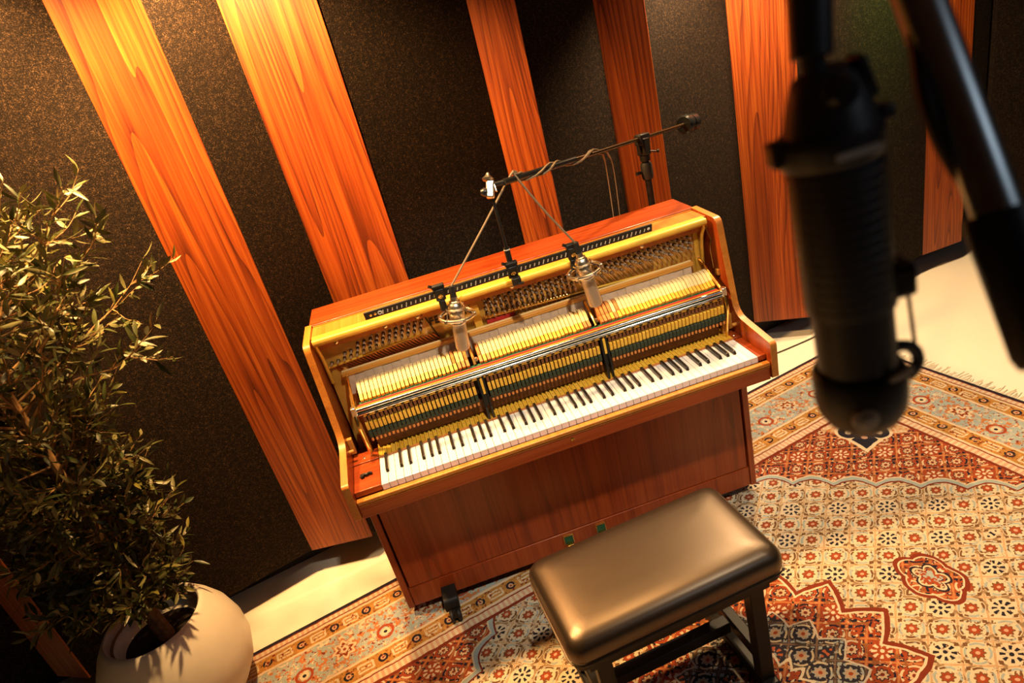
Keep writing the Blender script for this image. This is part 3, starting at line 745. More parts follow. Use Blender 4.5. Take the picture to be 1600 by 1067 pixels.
for x in (XB1, XB2):
    br = MB().prism([(0.150, 0.7140), (0.154, 0.7140), (0.185, 0.76), (0.186, 0.86), (0.162, 0.866), (0.156, 0.80), (0.146, 0.76)], x-0.011, x-0.004)
    br.prism([(0.150, 0.7140), (0.154, 0.7140), (0.185, 0.76), (0.186, 0.86), (0.162, 0.866), (0.156, 0.80), (0.146, 0.76)], x+0.005, x+0.011)
    br.box(x-0.011, x+0.011, 0.165, 0.19, 0.76, 0.80)
    b = br.build('action_bracket', M['blackmetal'], piano, smooth=False)
    MB().box(x-0.0035, x+0.0045, 0.158, 0.17, 0.802, 0.855).build('bracket_plate', M['pine'], b, bevel=0.001)
    MB().tube(curve_pts([(x, 0.212, 0.884), (x, 0.236, 0.905), (x, 0.27, 0.922), (x, 0.30, 0.944)], 5), 0.005, 8).build('bracket_arm', M['brass'], b)
    MB().lathe([(0.0, 0.008), (0.006, 0.006), (0.008, 0.0), (0.006, -0.006), (0.0, -0.008)], (x+0.008, 0.226, 0.895), (0, 0, 1), 10).build('bracket_screw', M['nickel'], b)
# pegs inside the cheeks
for sx in (-1, 1):
    xx = sx*(XI-0.008)
    MB().box(xx-0.008, xx+0.008, 0.196, 0.212, 0.722, 0.778).build('fall_support', M['strip'], piano, bevel=0.002)
    MB().lathe([(0.0, 0.0), (0.006, 0.0), (0.006, 0.014), (0.0, 0.016)], (sx*XI, 0.172, 0.748), (-sx, 0, 0), 12).build('peg', M['strip'], piano)
MB().box(XI-0.008, XI-0.0005, 0.245, 0.262, 0.905, 0.925).build('peg_block', M['strip'], piano, bevel=0.001)
MB().tube(curve_pts([(0.650, 0.275, 1.080), (0.655, 0.27, 1.05), (0.660, 0.265, 1.03), (0.652, 0.262, 1.00), (0.655, 0.262, 0.93)], 6), 0.0022, 6).build('wire_loop', M['brass'], piano)
# pedals and castors
for x in (-0.065, 0.062):
    p = MB().box(x-0.016, x+0.016, 0.1835, 0.187, 0.082, 0.118).build('pedal_slot', M['felt_green'], piano, bevel=0.001)
    f = MB(); f.box(x-0.019, x+0.019, 0.182, 0.1865, 0.117, 0.122); f.box(x-0.019, x-0.016, 0.182, 0.1865, 0.080, 0.118); f.box(x+0.016, x+0.019, 0.182, 0.1865, 0.080, 0.118)
    f.build('pedal_frame', M['brass'], p)
    MB().prism(rounded([(0.30, 0.085), (0.17, 0.090), (0.085, 0.076), (0.068, 0.062), (0.066, 0.054), (0.090, 0.062), (0.17, 0.076), (0.30, 0.072)], [0, 0.02, 0.02, 0.004, 0.004, 0.02, 0.02, 0], 3), x-0.011, x+0.011).build('pedal', M['brass'], p, bevel=0.003)
for x in (-0.535, 0.535):
    for y, front in ((0.125 if x < 0 else 0.26, x < 0), (0.45, False)):
        c = MB(); c.box(x-0.026, x+0.026, y-0.03, y+0.060, 0.040, 0.0495) if not front else c.prism(rounded([(0.190, 0.088), (0.120, 0.088), (0.105, 0.062), (0.105, 0.046), (0.190, 0.046)], [0, 0.012, 0.01, 0, 0], 3), x-0.026, x+0.026)
        cb = c.build('castor_bracket', M['blackmetal'], piano, bevel=0.002)
        for q in (-0.017, 0.009):
            MB().lathe([(0.0, 0.0), (0.020, 0.0), (0.0225, 0.003), (0.0225, 0.010), (0.020, 0.013), (0.0, 0.013)], (x+q, y-0.03, RZ+0.0225), (1, 0, 0), 20).build('castor_wheel', M['blackrubber'], cb)
        if front: MB().box(x-0.008, x+0.008, 0.085, 0.125, 0.026, 0.050).build('castor_fork', M['blackmetal'], cb)

# ------------------------------------------------------------------ bench
BZ = 0.505; BA = math.radians(5.2)
bench = thing('piano_bench', 'black piano bench with padded leather seat in front of the piano', 'bench', (0.054, -0.404, RZ))
def rrect(hx, hy, r, n=6):
    out = []
    for cx, cy, a0 in ((hx-r, hy-r, 0), (-hx+r, hy-r, 90), (-hx+r, -hy+r, 180), (hx-r, -hy+r, 270)):
        out += [(cx+r*math.cos(math.radians(a0+90*i/n)), cy+r*math.sin(math.radians(a0+90*i/n))) for i in range(n+1)]
    return out
def cushion(hx, hy):
    rings = []
    # (inset, z)
    prof = [(0.010, 0.428), (0.002, 0.433), (0.000, 0.442), (0.000, 0.462), (0.003, 0.474), (0.010, 0.4860), (0.022, 0.4945), (0.042, 0.4995), (0.07, 0.5018), (0.11, 0.5027)]
    m = MB(); N = None
    for ins, z in prof:
        hx_, hy_ = hx-ins, hy-ins
        ring = rrect(hx_, hy_, max(0.004, 0.040-ins*0.28))
        N = len(ring); rings.append([(p[0], p[1], z) for p in ring])
    vs = [p for r in rings for p in r]
    fs = [(i*N+k, i*N+(k+1) % N, (i+1)*N+(k+1) % N, (i+1)*N+k) for i in range(len(rings)-1) for k in range(N)]
    vs.append((0, 0, 0.5035)); L = (len(rings)-1)*N
    fs += [(L+k, L+(k+1) % N, len(vs)-1) for k in range(N)]
    fs.append(tuple(range(N))[::-1])
    return m.add(vs, fs)
def bpart(mb, name, mat, parent=bench, **kw):
    o = mb.build(name, mat, parent, **kw); o.matrix_parent_inverse = Matrix(); return o
bench.rotation_euler = (0, 0, BA)
zo = -RZ
def sh(mb): mb.v = [(x, y, z-RZ) for x, y, z in mb.v]; return mb
cu = bpart(sh(cushion(0.302, 0.168)), 'seat_cushion', M['leather'], ang=60)
bpart(sh(MB().prism_z(rrect(0.294, 0.160, 0.03), 0.405, 0.4275)), 'seat_board', M['blackmetal'], bevel=0.001)
bpart(sh(MB().tube([(p[0], p[1], 0.431) for p in rrect(0.302, 0.168, 0.038)]+[(0.302, 0.130, 0.431)], 0.0025, 6)), 'piping', M['leather'], parent=cu)
bpart(sh(MB().box(-0.26, 0.26, -0.14, -0.115, 0.365, 0.405)), 'apron_rail', M['blackmetal'], bevel=0.002)
bpart(sh(MB().box(-0.26, 0.26, 0.115, 0.14, 0.365, 0.405)), 'apron_rail', M['blackmetal'], bevel=0.002)
for sx in (-1, 1):
    bpart(sh(MB().box(sx*0.220-0.02, sx*0.220+0.02, -0.115, 0.115, 0.375, 0.405)), 'apron_end', M['blackmetal'])
    for sy in (-1, 1):
        leg = MB(); x0 = sx*0.220; y0 = sy*0.12; x1 = sx*0.220; y1 = sy*0.135
        leg.add([(x0-.021, y0-.018, .405), (x0+.021, y0-.018, .405), (x0+.021, y0+.018, .405), (x0-.021, y0+.018, .405),
                 (x1-.021, y1-.018, RZ+.035), (x1+.021, y1-.018, RZ+.035), (x1+.021, y1+.018, RZ+.035), (x1-.021, y1+.018, RZ+.035)],
                [(0, 1, 2, 3), (7, 6, 5, 4), (0, 4, 5, 1), (1, 5, 6, 2), (2, 6, 7, 3), (3, 7, 4, 0)])
        bpart(sh(leg), 'leg', M['blackmetal'], bevel=0.003)
    ft = bpart(sh(MB().box(sx*0.220-0.024, sx*0.220+0.024, -0.175, 0.175, RZ+0.003, RZ+0.036)), 'foot_bar', M['blackmetal'], bevel=0.006)
    bpart(sh(MB().prism([(0.10, 0.30), (0.10, 0.375), (0.02, 0.375)], sx*0.220-0.012, sx*0.220+0.012)), 'gusset', M['blackmetal'])
    for sy in (-1, 1):
        bpart(sh(MB().lathe([(0.012, 0), (0.012, 0.004), (0, 0.004)], (sx*0.220, sy*0.155, RZ), (0, 0, 1), 12)), 'rubber_foot', M['blackrubber'], parent=ft)
bpart(sh(MB().box(-0.20, 0.20, -0.018, 0.018, 0.10, 0.14)), 'stretcher', M['blackmetal'], bevel=0.003)
for sx in (-1, 1):
    bpart(sh(MB().box(sx*0.220-0.016, sx*0.220+0.016, -0.125, 0.125, 0.10, 0.14)), 'end_stretcher', M['blackmetal'], bevel=0.003)

# ------------------------------------------------------------------ boom stand behind the piano
SX, SY = 0.611, 0.605
bs = thing('boom_stand', 'black boom microphone stand standing behind the piano with a counterweight', 'mic stand', (SX, SY, 0))
MB().tube([(SX, SY, 0.12), (SX, SY, 0.75)], 0.0145, 14).build('pole_base_tube', M['blackmetal'], bs)
MB().tube([(SX, SY, 0.75), (SX, SY, 1.285)], 0.0125, 14).build('pole', M['blackmetal'], bs)
MB().lathe([(0.0, 0.0), (0.019, 0.0), (0.021, 0.01), (0.021, 0.05), (0.017, 0.06), (0.0, 0.06)], (SX, SY, 1.195), (0, 0, 1), 16).build('pole_collar', M['blackrubber'], bs)
MB().lathe([(0.0, 0.0), (0.018, 0.0), (0.018, 0.02), (0.0, 0.02)], (SX, SY, 1.262), (0, 0, 1), 16).build('pole_collar', M['blackmetal'], bs)
MB().tube([(SX-0.015, SY, 1.222), (SX-0.045, SY-0.01, 1.226)], [0.005, 0.007], 8).build('collar_knob', M['blackmetal'], bs)
bA = Vector((0.015, 0.17, 1.422)); bB = Vector((SX, SY, 1.342)); bd = (bB-bA).normalized()
bE = bB+bd*0.325
MB().tube([bA, bA+bd*0.34], 0.0095, 12).build('boom_sleeve', M['blackmetal'], bs)
MB().tube([bA+bd*0.30, bE], 0.0068, 12).build('boom_tube', simple('bronze_boom_tube', (0.10, 0.055, 0.025), 0.25, 0.8), bs)
MB().lathe([(0.0, -0.01), (0.030, -0.008), (0.036, 0.0), (0.036, 0.026), (0.026, 0.030), (0.027, 0.036), (0.033, 0.040), (0.033, 0.074), (0.028, 0.080), (0.0, 0.080)], bE-bd*0.012, bd, 22).build('counterweight', M['blackgloss'], bs)
cl = MB(); up = Vector((0, 0, 1)); sd = bd.cross(up).normalized(); u2 = sd.cross(bd)
cl.obox(bB-Vector((0, 0, 0.004)), bd, sd, u2, 0.030, 0.015, 0.019)
cl.obox(bB-Vector((0, 0, 0.03)), bd, sd, up, 0.020, 0.018, 0.030)
cl.build('boom_clutch', M['blackmetal'], bs, bevel=0.004)
for q in (-1, 1):
    MB().tube(curve_pts([bB+bd*(0.020*q)+Vector((0, 0, 0.004)), bB+bd*(0.030*q)-Vector((0, 0, 0.022)), bB+bd*(0.022*q)-Vector((0, 0, 0.048)), bB+bd*(0.008*q)-Vector((0, 0, 0.060))], 5), 0.004, 8).build('clutch_yoke', M['blackmetal'], bs)
hb = bB-Vector((0, 0, 0.045))
lv = MB(); lv.tube([hb, hb+RIGHT*0.045-U*0.002], 0.003, 8); lv.lathe([(0.0, -0.006), (0.006, -0.003), (0.006, 0.003), (0.0, 0.006)], hb+RIGHT*0.05, (1, 0, 0), 10)
lv.build('tilt_lever', M['blackmetal'], bs)
for k in range(3):
    an = math.radians((15, 90, 165)[k])
    e = Vector((SX+0.10*math.cos(an), SY+0.10*math.sin(an), RZ+0.012)); MB().tube([(SX, SY, 0.16), e], 0.008, 8).build('tripod_leg', M['blackmetal'], bs)
    MB().lathe([(0.0, 0.0), (0.012, 0.0), (0.012, 0.014), (0.0, 0.018)], (e.x, e.y, RZ), (0, 0, 1), 10).build('rubber_foot', M['blackrubber'], bs)
# knuckle and drop rod
kx = Vector((-0.027, 0.17, 1.426))
kn = MB(); kn.obox(kx-Vector((0, 0, 0.012)), RIGHT, FWD, U, 0.012, 0.012, 0.026); kn.build('knuckle', M['nickel'], bs, bevel=0.005)
MB().lathe([(0.0, 0.0), (0.014, 0.0), (0.017, 0.006), (0.008, 0.014), (0.004, 0.022), (0.0, 0.022)], kx+U*0.012-RIGHT*0.004, U, 14).build('knuckle_knob', M['nickel'], bs)
MB().lathe([(0.0, 0.0), (0.012, 0.0), (0.013, 0.008), (0.008, 0.016), (0.0, 0.018)], kx-U*0.020-RIGHT*0.008, -RIGHT, 14).build('knuckle_knob', M['blackgloss'], bs)
MB().obox(kx+RIGHT*0.017-U*0.008, RIGHT, FWD, (U*0.9-RIGHT*0.3).normalized(), 0.003, 0.006, 0.011).build('knuckle_lever', M['nickel'], bs, bevel=0.002)
MB().tube([bA+bd*0.01, kx+RIGHT*0.006], 0.007, 10).build('boom_tip', M['blackmetal'], bs)
MB().tube([kx-Vector((0, 0, 0.03)), (-0.024, 0.17, 1.235)], 0.0050, 10).build('drop_rod', M['blackmetal'], bs)
MB().tube([(-0.024, 0.17, 1.238), (-0.024, 0.17, 1.176)], 0.0090, 12).build('drop_socket', M['blackmetal'], bs)
for z in (1.230, 1.192): MB().lathe([(0.0095, 0), (0.0095, 0.003)], (-0.024, 0.17, z), (0, 0, 1), 16, cap=True).build('socket_ring', M['ticks'], bs)

# ------------------------------------------------------------------ stereo bar
SB0, SB1, SBZ, SBY = -0.478, 0.426, 1.164, 0.17
bar = thing('stereo_bar', 'black ruled stereo bar hanging level above the piano carrying two microphones', 'mic bar', (-0.024, 0.17, 1.15))
bb = MB()
# face tipped towards the viewer, slots along it
up_b = Vector((0, -0.35, 0.94)).normalized(); no_b = Vector((0, -0.94, -0.35)).normalized()
bb.obox(((SB0+SB1)/2, SBY, SBZ), Vector((1, 0, 0)), no_b, up_b, (SB1-SB0)/2, 0.003, 0.0135)
bb.build('ruled_bar', M['blackmetal'], bar, bevel=0.001)
tk = MB(); k = 0; x = SB0+0.055
while x < SB1-0.02:
    c = Vector((x, SBY, SBZ))+no_b*0.0033
    tk.obox(c-up_b*0.001, (Vector((1, 0, 0))-up_b*0.25).normalized(), no_b, (up_b+Vector((0.25, 0, 0))).normalized(), 0.0014, 0.0003, 0.0055 if k % 5 else 0.008)
    x += 0.0142; k += 1
stuff(tk.build('ruled_ticks', M['ticks'], bar))
for x in (SB0+0.018, SB0+0.032, SB0+0.046, SB1-0.012):
    MB().lathe([(0.0, 0.0015), (0.004, 0.001), (0.005, 0.0)] if x != SB0+0.046 else [(0.003, 0.001), (0.0045, 0.0025), (0.0065, 0.002), (0.0075, 0.0)], Vector((x, SBY, SBZ))+no_b*0.003, no_b, 12).build('bar_screw', M['brass'] if x < SB0+0.04 else M['ticks'], bar)
def clamp(x, small=False):
    c = MB(); p = Vector((x, SBY, SBZ)); X = Vector((1, 0, 0))
    c.obox(p, X, no_b, up_b, 0.015, 0.012, 0.021); c.obox(p+up_b*0.026, X, no_b, up_b, 0.019, 0.007, 0.007)
    o = c.build('bar_clamp', M['blackmetal'], bar, bevel=0.003)
    MB().lathe([(0.0, 0.0), (0.007, 0.0), (0.0075, 0.004), (0.004, 0.005), (0.0035, 0.003), (0.0, 0.003)], p+no_b*0.012, no_b, 14).build('clamp_screw', M['brass'], o)
    MB().tube([p+up_b*0.030-X*0.018, p+up_b*0.036-X*0.026], 0.005, 8).build('clamp_wing', M['blackmetal'], o)
    if not small: MB().obox(p-up_b*0.042+no_b*0.004, X, no_b, up_b, 0.010, 0.009, 0.020).build('clamp_foot', M['blackmetal'], o, bevel=0.003)
    return o
clamp(-0.250); clamp(0.166)
cm = clamp(-0.024, True)
MB().obox((-0.021, 0.158, 1.134), Vector((1, 0, 0)), no_b, up_b, 0.014, 0.008, 0.013).build('clamp_lever', M['blackmetal'], cm, bevel=0.003)
MB().tube([(-0.019, 0.155, 1.126), (-0.003, 0.150, 1.124)], 0.005, 8).build('clamp_wing', M['blackmetal'], cm)

# ------------------------------------------------------------------ the two overhead condenser microphones
M['grille'] = simple('fine_mesh_grille', (0.52, 0.42, 0.31), 0.45, 0.7, 0.10, 300)
def condenser(top, bot, label):
    top = Vector(top); bot = Vector(bot); ax = (bot-top).normalized()
    t = thing('condenser_microphone', label, 'microphone', top, 'overhead microphones above the hammers')
    L = (bot-top).length
    MB().tube([top-ax*0.012, top+ax*0.024], 0.0095, 14).build('connector', M['blackrubber'], t)
    MB().lathe([(0.0, 0.022), (0.011, 0.022), (0.012, 0.034), (0.016, 0.036), (0.016, 0.040), (0.019, 0.044), (0.022, 0.050), (0.022, 0.064), (0.023, 0.066), (0.023, 0.088), (0.020, 0.092), (0.0, 0.092)], top, ax, 28).build('body', M['nickel'], t)
    MB().lathe([(0.0, 0.0905), (0.0215, 0.0905), (0.0215, L-0.014), (0.0195, L-0.006), (0.013, L-0.001), (0.0, L)], top, ax, 28).build('grille', M['grille'], t)
    MB().lathe([(0.0222, 0.100), (0.0228, 0.101), (0.0228, 0.106), (0.0222, 0.107)], top, ax, 28).build('grille_band', M['nickel'], t)
    sm = MB().torus(top+ax*0.082, ax, 0.051, 0.0052, 40, 8).build('shock_mount_ring', M['nickel'], t)
    MB().torus(top+ax*0.058, ax, 0.0275, 0.0026, 32, 8).build('inner_ring', M['nickel'], sm)
    x1 = ax.orthogonal().normalized(); y1 = ax.cross(x1)
    for k in range(6):
        a0 = k*math.pi/3; a1 = a0+0.5
        d0 = x1*math.cos(a0)+y1*math.sin(a0); d1 = x1*math.cos(a1)+y1*math.sin(a1)
        MB().tube([top+ax*0.082+d0*0.050, top+ax*0.060+d1*0.027], 0.0016, 6).build('elastic_cord', M['blackrubber'], sm)
        MB().obox(top+ax*0.082+d0*0.0515, d0, ax.cross(d0), ax, 0.006, 0.005, 0.006).build('cord_clip', M['nickel'], sm, bevel=0.001)
    pl_ = top+ax*0.100+FWD*-0.0228
    MB().obox(top+ax*0.0945-FWD*0.0215+RIGHT*0.004, RIGHT, FWD, ax, 0.006, 0.0016, 0.0022).build('pattern_switch', M['blackmetal'], t)
    # stem that joins the ring to the bar clamp
    MB().tube([Vector((top.x-0.030 if top.x < 0 else top.x-0.016, 0.163, SBZ-0.045)), top+ax*0.060-x1*0.0], 0.004, 8).build('mount_stem', M['blackmetal'], t)
    return t
condenser((-0.212, 0.155, 1.168), (-0.232, 0.155, 0.972), 'nickel condenser microphone in a ring shock mount hanging left of the drop rod')
condenser((0.179, 0.155, 1.182), (0.204, 0.155, 0.976), 'nickel condenser microphone in a ring shock mount hanging right of the drop rod')
# their cables: from the plug up to the boom, wound along it, then down behind the piano
hang = bA+bd*0.035+Vector((0, 0, 0.012))
def wind(t0, t1, turns, r, ph):
    out = []; n = int(turns*8)
    for i in range(n+1):
        f = i/n; an = 2*math.pi*turns*f+ph; out.append(bA+bd*(t0+(t1-t0)*f)+sd*(r*math.cos(an))+u2*(r*math.sin(an)))
    return out
topL = Vector((-0.211, 0.155, 1.180)); topR = Vector((0.1775, 0.155, 1.194))
cL = curve_pts([topL, topL+(hang-topL)*0.07, (topL+hang)/2, hang+Vector((-0.006, 0, -0.004)), hang+Vector((0.008, 0.004, 0.003))], 6)+wind(0.06, 0.50, 2.5, 0.0125, 1.2)
endp = bA+bd*0.56
cL += curve_pts([cL[-1], Vector((0.455, 0.585, 1.25)), Vector((0.45, 0.60, 0.9)), Vector((0.45, 0.605, 0.5)), Vector((0.46, 0.61, 0.012))], 5)
tag(MB().tube(cL, [0.0032 if i < len(cL)-18 else 0.0020 for i in range(len(cL))], 6).build('microphone_cable', M['cable']), 'thin brown cable rising from the left overhead microphone to the boom', 'cable', 'overhead microphone cables')
cR = curve_pts([topR, topR+(hang-topR)*0.07, (topR+hang)/2, hang+Vector((0.012, 0.004, -0.002)), hang+Vector((0.020, 0.014, 0.004))], 6)+wind(0.07, 0.53, 2.0, 0.0130, 4.0)
cR += curve_pts([cR[-1], Vector((0.485, 0.595, 1.25)), Vector((0.475, 0.61, 0.9)), Vector((0.48, 0.615, 0.5)), Vector((0.49, 0.62, 0.012))], 5)
tag(MB().tube(cR, [0.0032 if i < len(cR)-18 else 0.0020 for i in range(len(cR))], 6).build('microphone_cable', M['cable']), 'thin brown cable rising from the right overhead microphone to the boom', 'cable', 'overhead microphone cables')

# ------------------------------------------------------------------ foreground microphone and its stand
D0 = 0.50
mt = px(1312, 330, D0); dn = (Vector((0, 0, -1))+RIGHT*0.085).normalized()   # axis of the hanging microphone
rt = (RIGHT-dn*RIGHT.dot(dn)).normalized(); fw = dn.cross(rt); fw = fw if fw.dot(FWD) > 0 else -fw
def mp(a, r=0, f=0): return mt+dn*a+rt*r+fw*f
fm_ = thing('studio_microphone', 'large black studio microphone hanging close up at the right', 'microphone', mt)
MB().lathe([(0.0, -0.042), (0.029, -0.042), (0.030, -0.038), (0.030, 0.068), (0.0295, 0.071), (0.0, 0.071)], mt, dn, 40).build('body', M['micblack'], fm_)
gr = MB()
for i in range(14): gr.torus(mp(-0.030+i*0.0072), dn, 0.0300, 0.0005, 40, 5)
stuff(gr.build('body_ribs', M['micblack'], fm_))
MB().lathe([(0.0, 0.071), (0.0270, 0.071), (0.0272, 0.140), (0.0, 0.140)], mt, dn, 40).build('grille', M['micblack'], fm_)
MB().lathe([(0.0, 0.122), (0.030, 0.122), (0.0325, 0.127), (0.0325, 0.147), (0.031, 0.158), (0.026, 0.168), (0.018, 0.1755), (0.008, 0.1790), (0.0, 0.1795)], mt, dn, 40).build('end_cap', M['micblack'], fm_)
MB().lathe([(0.0, 0.003), (0.004, 0.003), (0.005, 0.001), (0.009, 0.0), (0.0095, -0.004)], mp(0.148, -0.011, -0.0335), -fw, 18).build('end_screw', M['palegrey'], fm_)
# side loop of the cap
lp = MB().torus(mp(0.130, 0.029, 0.0), fw, 0.0145, 0.0045, 28, 8); lp.build('cap_loop', M['micblack'], fm_)
MB().obox(mp(0.121, 0.017, -0.0275), (rt-dn*0.35).normalized(), fw, dn, 0.010, 0.0020, 0.0028).build('cap_highlight', M['palegrey'], fm_, bevel=0.001)  # pale bar paints a slanted reflection on the end cap
MB().obox(mp(0.058, 0.026, 0.0), rt, fw, dn, 0.014, 0.016, 0.012).build('side_clip', M['micblack'], fm_, bevel=0.004)
MB().tube([mp(0.050, 0.0385, 0.0), mp(0.122, 0.0420, 0.0)], 0.0016, 6).build('guard_wire', simple('copper_guard_wire', (0.22, 0.08, 0.03), 0.4, 0.6), fm_)
cr = MB().lathe([(0.0, -0.056), (0.030, -0.056), (0.033, -0.053), (0.033, -0.041), (0.031, -0.038), (0.0, -0.038)], mp(0, -0.002, 0), dn, 36).build('collar', M['micblack'], fm_)
MB().obox(mp(-0.050, -0.034, 0), rt, fw, dn, 0.006, 0.008, 0.008).build('collar_lug', M['micblack'], cr, bevel=0.002)
MB().obox(mp(-0.056, 0.033, 0), rt, fw, dn, 0.005, 0.007, 0.005).build('collar_lug', M['micblack'], cr, bevel=0.002)
MB().obox(mp(-0.0465, 0.001, -0.0345), rt, fw, dn, 0.0130, 0.0012, 0.0022).build('collar_highlight', M['palegrey'], cr)  # pale strip paints the reflection on the collar
yo = MB().lathe([(0.0, -0.094), (0.012, -0.094), (0.019, -0.089), (0.024, -0.076), (0.029, -0.056), (0.0, -0.056)], mp(0, 0.0, 0), dn, 30).build('swivel_base', M['micblack'], fm_)
MB().lathe([(0.0, 0.010), (0.006, 0.0095), (0.010, 0.005), (0.011, -0.002), (0.011, -0.018), (0.0, -0.018)], mp(-0.080, 0.000, -0.018), -fw, 24).build('swivel_knob', M['blackgloss'], yo)
MB().obox(mp(-0.083, 0.0205, -0.004), (rt-dn*0.25).normalized(), fw, (dn+rt*0.25).normalized(), 0.0025, 0.010, 0.013).build('swivel_wing', M['micblack'], yo, bevel=0.001)
J = px(1252, -300, 0.50)
st0 = mp(-0.1015, -0.006, 0.0)
ms = thing('microphone_boom_arm', 'thick black tubular boom arm crossing the upper right corner close up', 'mic stand', (0.50, -1.62, 0))
MB().tube([st0, st0+(J-st0)*0.28, J], [0.0125, 0.0130, 0.0130], 20).build('hanger_tube', M['micblack'], ms)
MB().tube([mp(-0.0885, -0.005, 0), mp(-0.104, -0.006, 0)], 0.0078, 16).build('hanger_stud', M['micblack'], ms)
a0 = px(1436, -2, 0.52); a1 = px(1548, 300, 0.50); ad = (a1-a0).normalized()
arm0 = a0-ad*0.20; arm1 = a1+ad*0.30
MB().tube([arm0, arm1], 0.0140, 24).build('arm_tube', M['armtube'], ms)
MB().tube([J, arm0], 0.014, 16).build('arm_elbow', M['micblack'], ms)
MB().lathe([(0.0, 0.0), (0.019, 0.0), (0.020, 0.004), (0.020, 0.09), (0.018, 0.096), (0.0, 0.096)], a1+ad*0.012, ad, 24).build('arm_joint', M['blackmetal'], ms)
pole = Vector((0.52, -1.66, 0))
MB().tube([arm1, arm1+Vector((0.10, -0.10, 0.0)), (pole.x, pole.y, arm1.z)], 0.0155, 14).build('arm_tail', M['blackgloss'], ms)
MB().tube([(pole.x, pole.y, 0.02), (pole.x, pole.y, arm1.z)], 0.0155, 16).build('stand_pole', M['blackgloss'], ms)
MB().lathe([(0.0, 0.0), (0.14, 0.0), (0.14, 0.012), (0.03, 0.022), (0.0, 0.022)], (pole.x, pole.y, RZ), (0, 0, 1), 32).build('round_base', M['blackmetal'], ms)
cb_ = curve_pts([px(1418, -60, 0.52), px(1436, 60, 0.51), px(1452, 160, 0.50), px(1492, 250, 0.50), px(1556, 330, 0.505), px(1640, 440, 0.51), px(1760, 640, 0.53)], 8)
tag(MB().tube(cb_, 0.0068, 10).build('stand_cable', M['blackrubber']), 'black cable sagging beside the close-up boom arm', 'cable')

# ------------------------------------------------------------------ pot and olive tree
PX, PY = -1.44, 0.15
pot = thing('plant_pot', 'round cream ceramic plant pot on the floor at the lower left', 'pot', (PX, PY, RZ))
prof = [(0.0, 0.0), (0.115, 0.0), (0.130, 0.006), (0.175, 0.050), (0.212, 0.110), (0.230, 0.175), (0.230, 0.235), (0.214, 0.300), (0.188, 0.350), (0.162, 0.386), (0.154, 0.395), (0.148, 0.397), (0.142, 0.392), (0.141, 0.375), (0.150, 0.340), (0.155, 0.320), (0.0, 0.318)]
MB().lathe(prof, (PX, PY, RZ), (0, 0, 1), 64).build('pot_body', M['ceramic'], pot, ang=50)
so = MB(); so.lathe([(0.154, 0.322), (0.12, 0.328), (0.06, 0.334), (0.0, 0.336)], (PX, PY, 0), (0, 0, 1), 40); so.build('soil', M['soil'], pot)
MB().torus((PX, PY, 0.372), (0, 0, 1), 0.1375, 0.0045, 48, 8).build('liner_rim', M['bark'], pot)

tree = thing('olive_tree', 'olive tree with narrow leaves growing out of the cream pot', 'tree', (PX, PY, 0.33))
rnd = random.Random(21)
trunk_pts = curve_pts([(PX+0.02, PY-0.01, 0.325), (PX+0.005, PY, 0.45), (PX-0.01, PY+0.01, 0.62), (PX+0.015, PY+0.0, 0.85), (PX+0.0, PY+0.02, 1.15), (PX+0.03, PY-0.01, 1.5), (PX+0.02, PY+0.02, 1.95)], 6)
nT = len(trunk_pts)
MB().tube(trunk_pts, [0.026-0.021*i/(nT-1) for i in range(nT)], 10).build('trunk', M['bark'], tree)
MB().tube(curve_pts([(PX-0.005, PY+0.0, 0.60), (PX-0.03, PY-0.06, 0.72), (PX-0.075, PY-0.07, 0.90), (PX-0.08, PY-0.10, 1.2)], 6), [0.016-0.011*i/18 for i in range(19)], 8).build('branch', M['bark'], tree)
leaves = []   # (position, direction, normal, length, width)
twigs = MB()
def tp_at(z):
    for i in range(nT-1):
        if trunk_pts[i].z <= z <= trunk_pts[i+1].z:
            f = (z-trunk_pts[i].z)/(trunk_pts[i+1].z-trunk_pts[i].z+1e-9); return trunk_pts[i].lerp(trunk_pts[i+1], f)
    return trunk_pts[-1]
def twig(start, dirn, L, nleaf, r0):
    p = Vector(start); d = dirn.normalized(); pts = [p.copy()]; n = 6
    for i in range(n):
        if (p-P0).dot(N1) < 0.06 and d.dot(N1) < 0: d = (d-N1*d.dot(N1)*1.3).normalized()
        d = (d+Vector((rnd.uniform(-.22, .22), rnd.uniform(-.22, .22), rnd.uniform(-.10, .24)))).normalized()
        p = p+d*(L/n); pts.append(p.copy())
    twigs.tube(pts, [max(0.0009, r0*(1-i/(n+0.5))) for i in range(n+1)], 5)
    if min((q-P0).dot(N1) for q in pts) < 0.03: return pts
    for i in range(nleaf):
        f = 0.18+0.82*i/max(1, nleaf-1); k = min(n-1, int(f*n)); q = pts[k].lerp(pts[k+1], f*n-k)
        dd = (pts[k+1]-pts[k]).normalized()
        out = dd.orthogonal().normalized(); out = Matrix.Rotation(rnd.uniform(0, 6.28), 3, dd) @ out
        ld = (dd*rnd.uniform(0.35, 1.0)+out*rnd.uniform(0.5, 1.0)+Vector((0, 0, rnd.uniform(-0.35, 0.35)))).normalized()
        nn_ = ld.cross(Vector((rnd.uniform(-1, 1), rnd.uniform(-1, 1), rnd.uniform(-0.3, 0.3)))).normalized()
        if (q+ld*0.055-P0).dot(N1) < 0.02: continue
        leaves.append((q, ld, nn_, rnd.uniform(0.034, 0.060), rnd.uniform(0.0095, 0.0140)))
    return pts
def rad_at(z):
    if z < 0.5: return 0.16
    if z < 0.95: return 0.20
    if z < 1.10: return 0.30
    if z < 1.45: return 0.46
    return 0.34
TWR = []
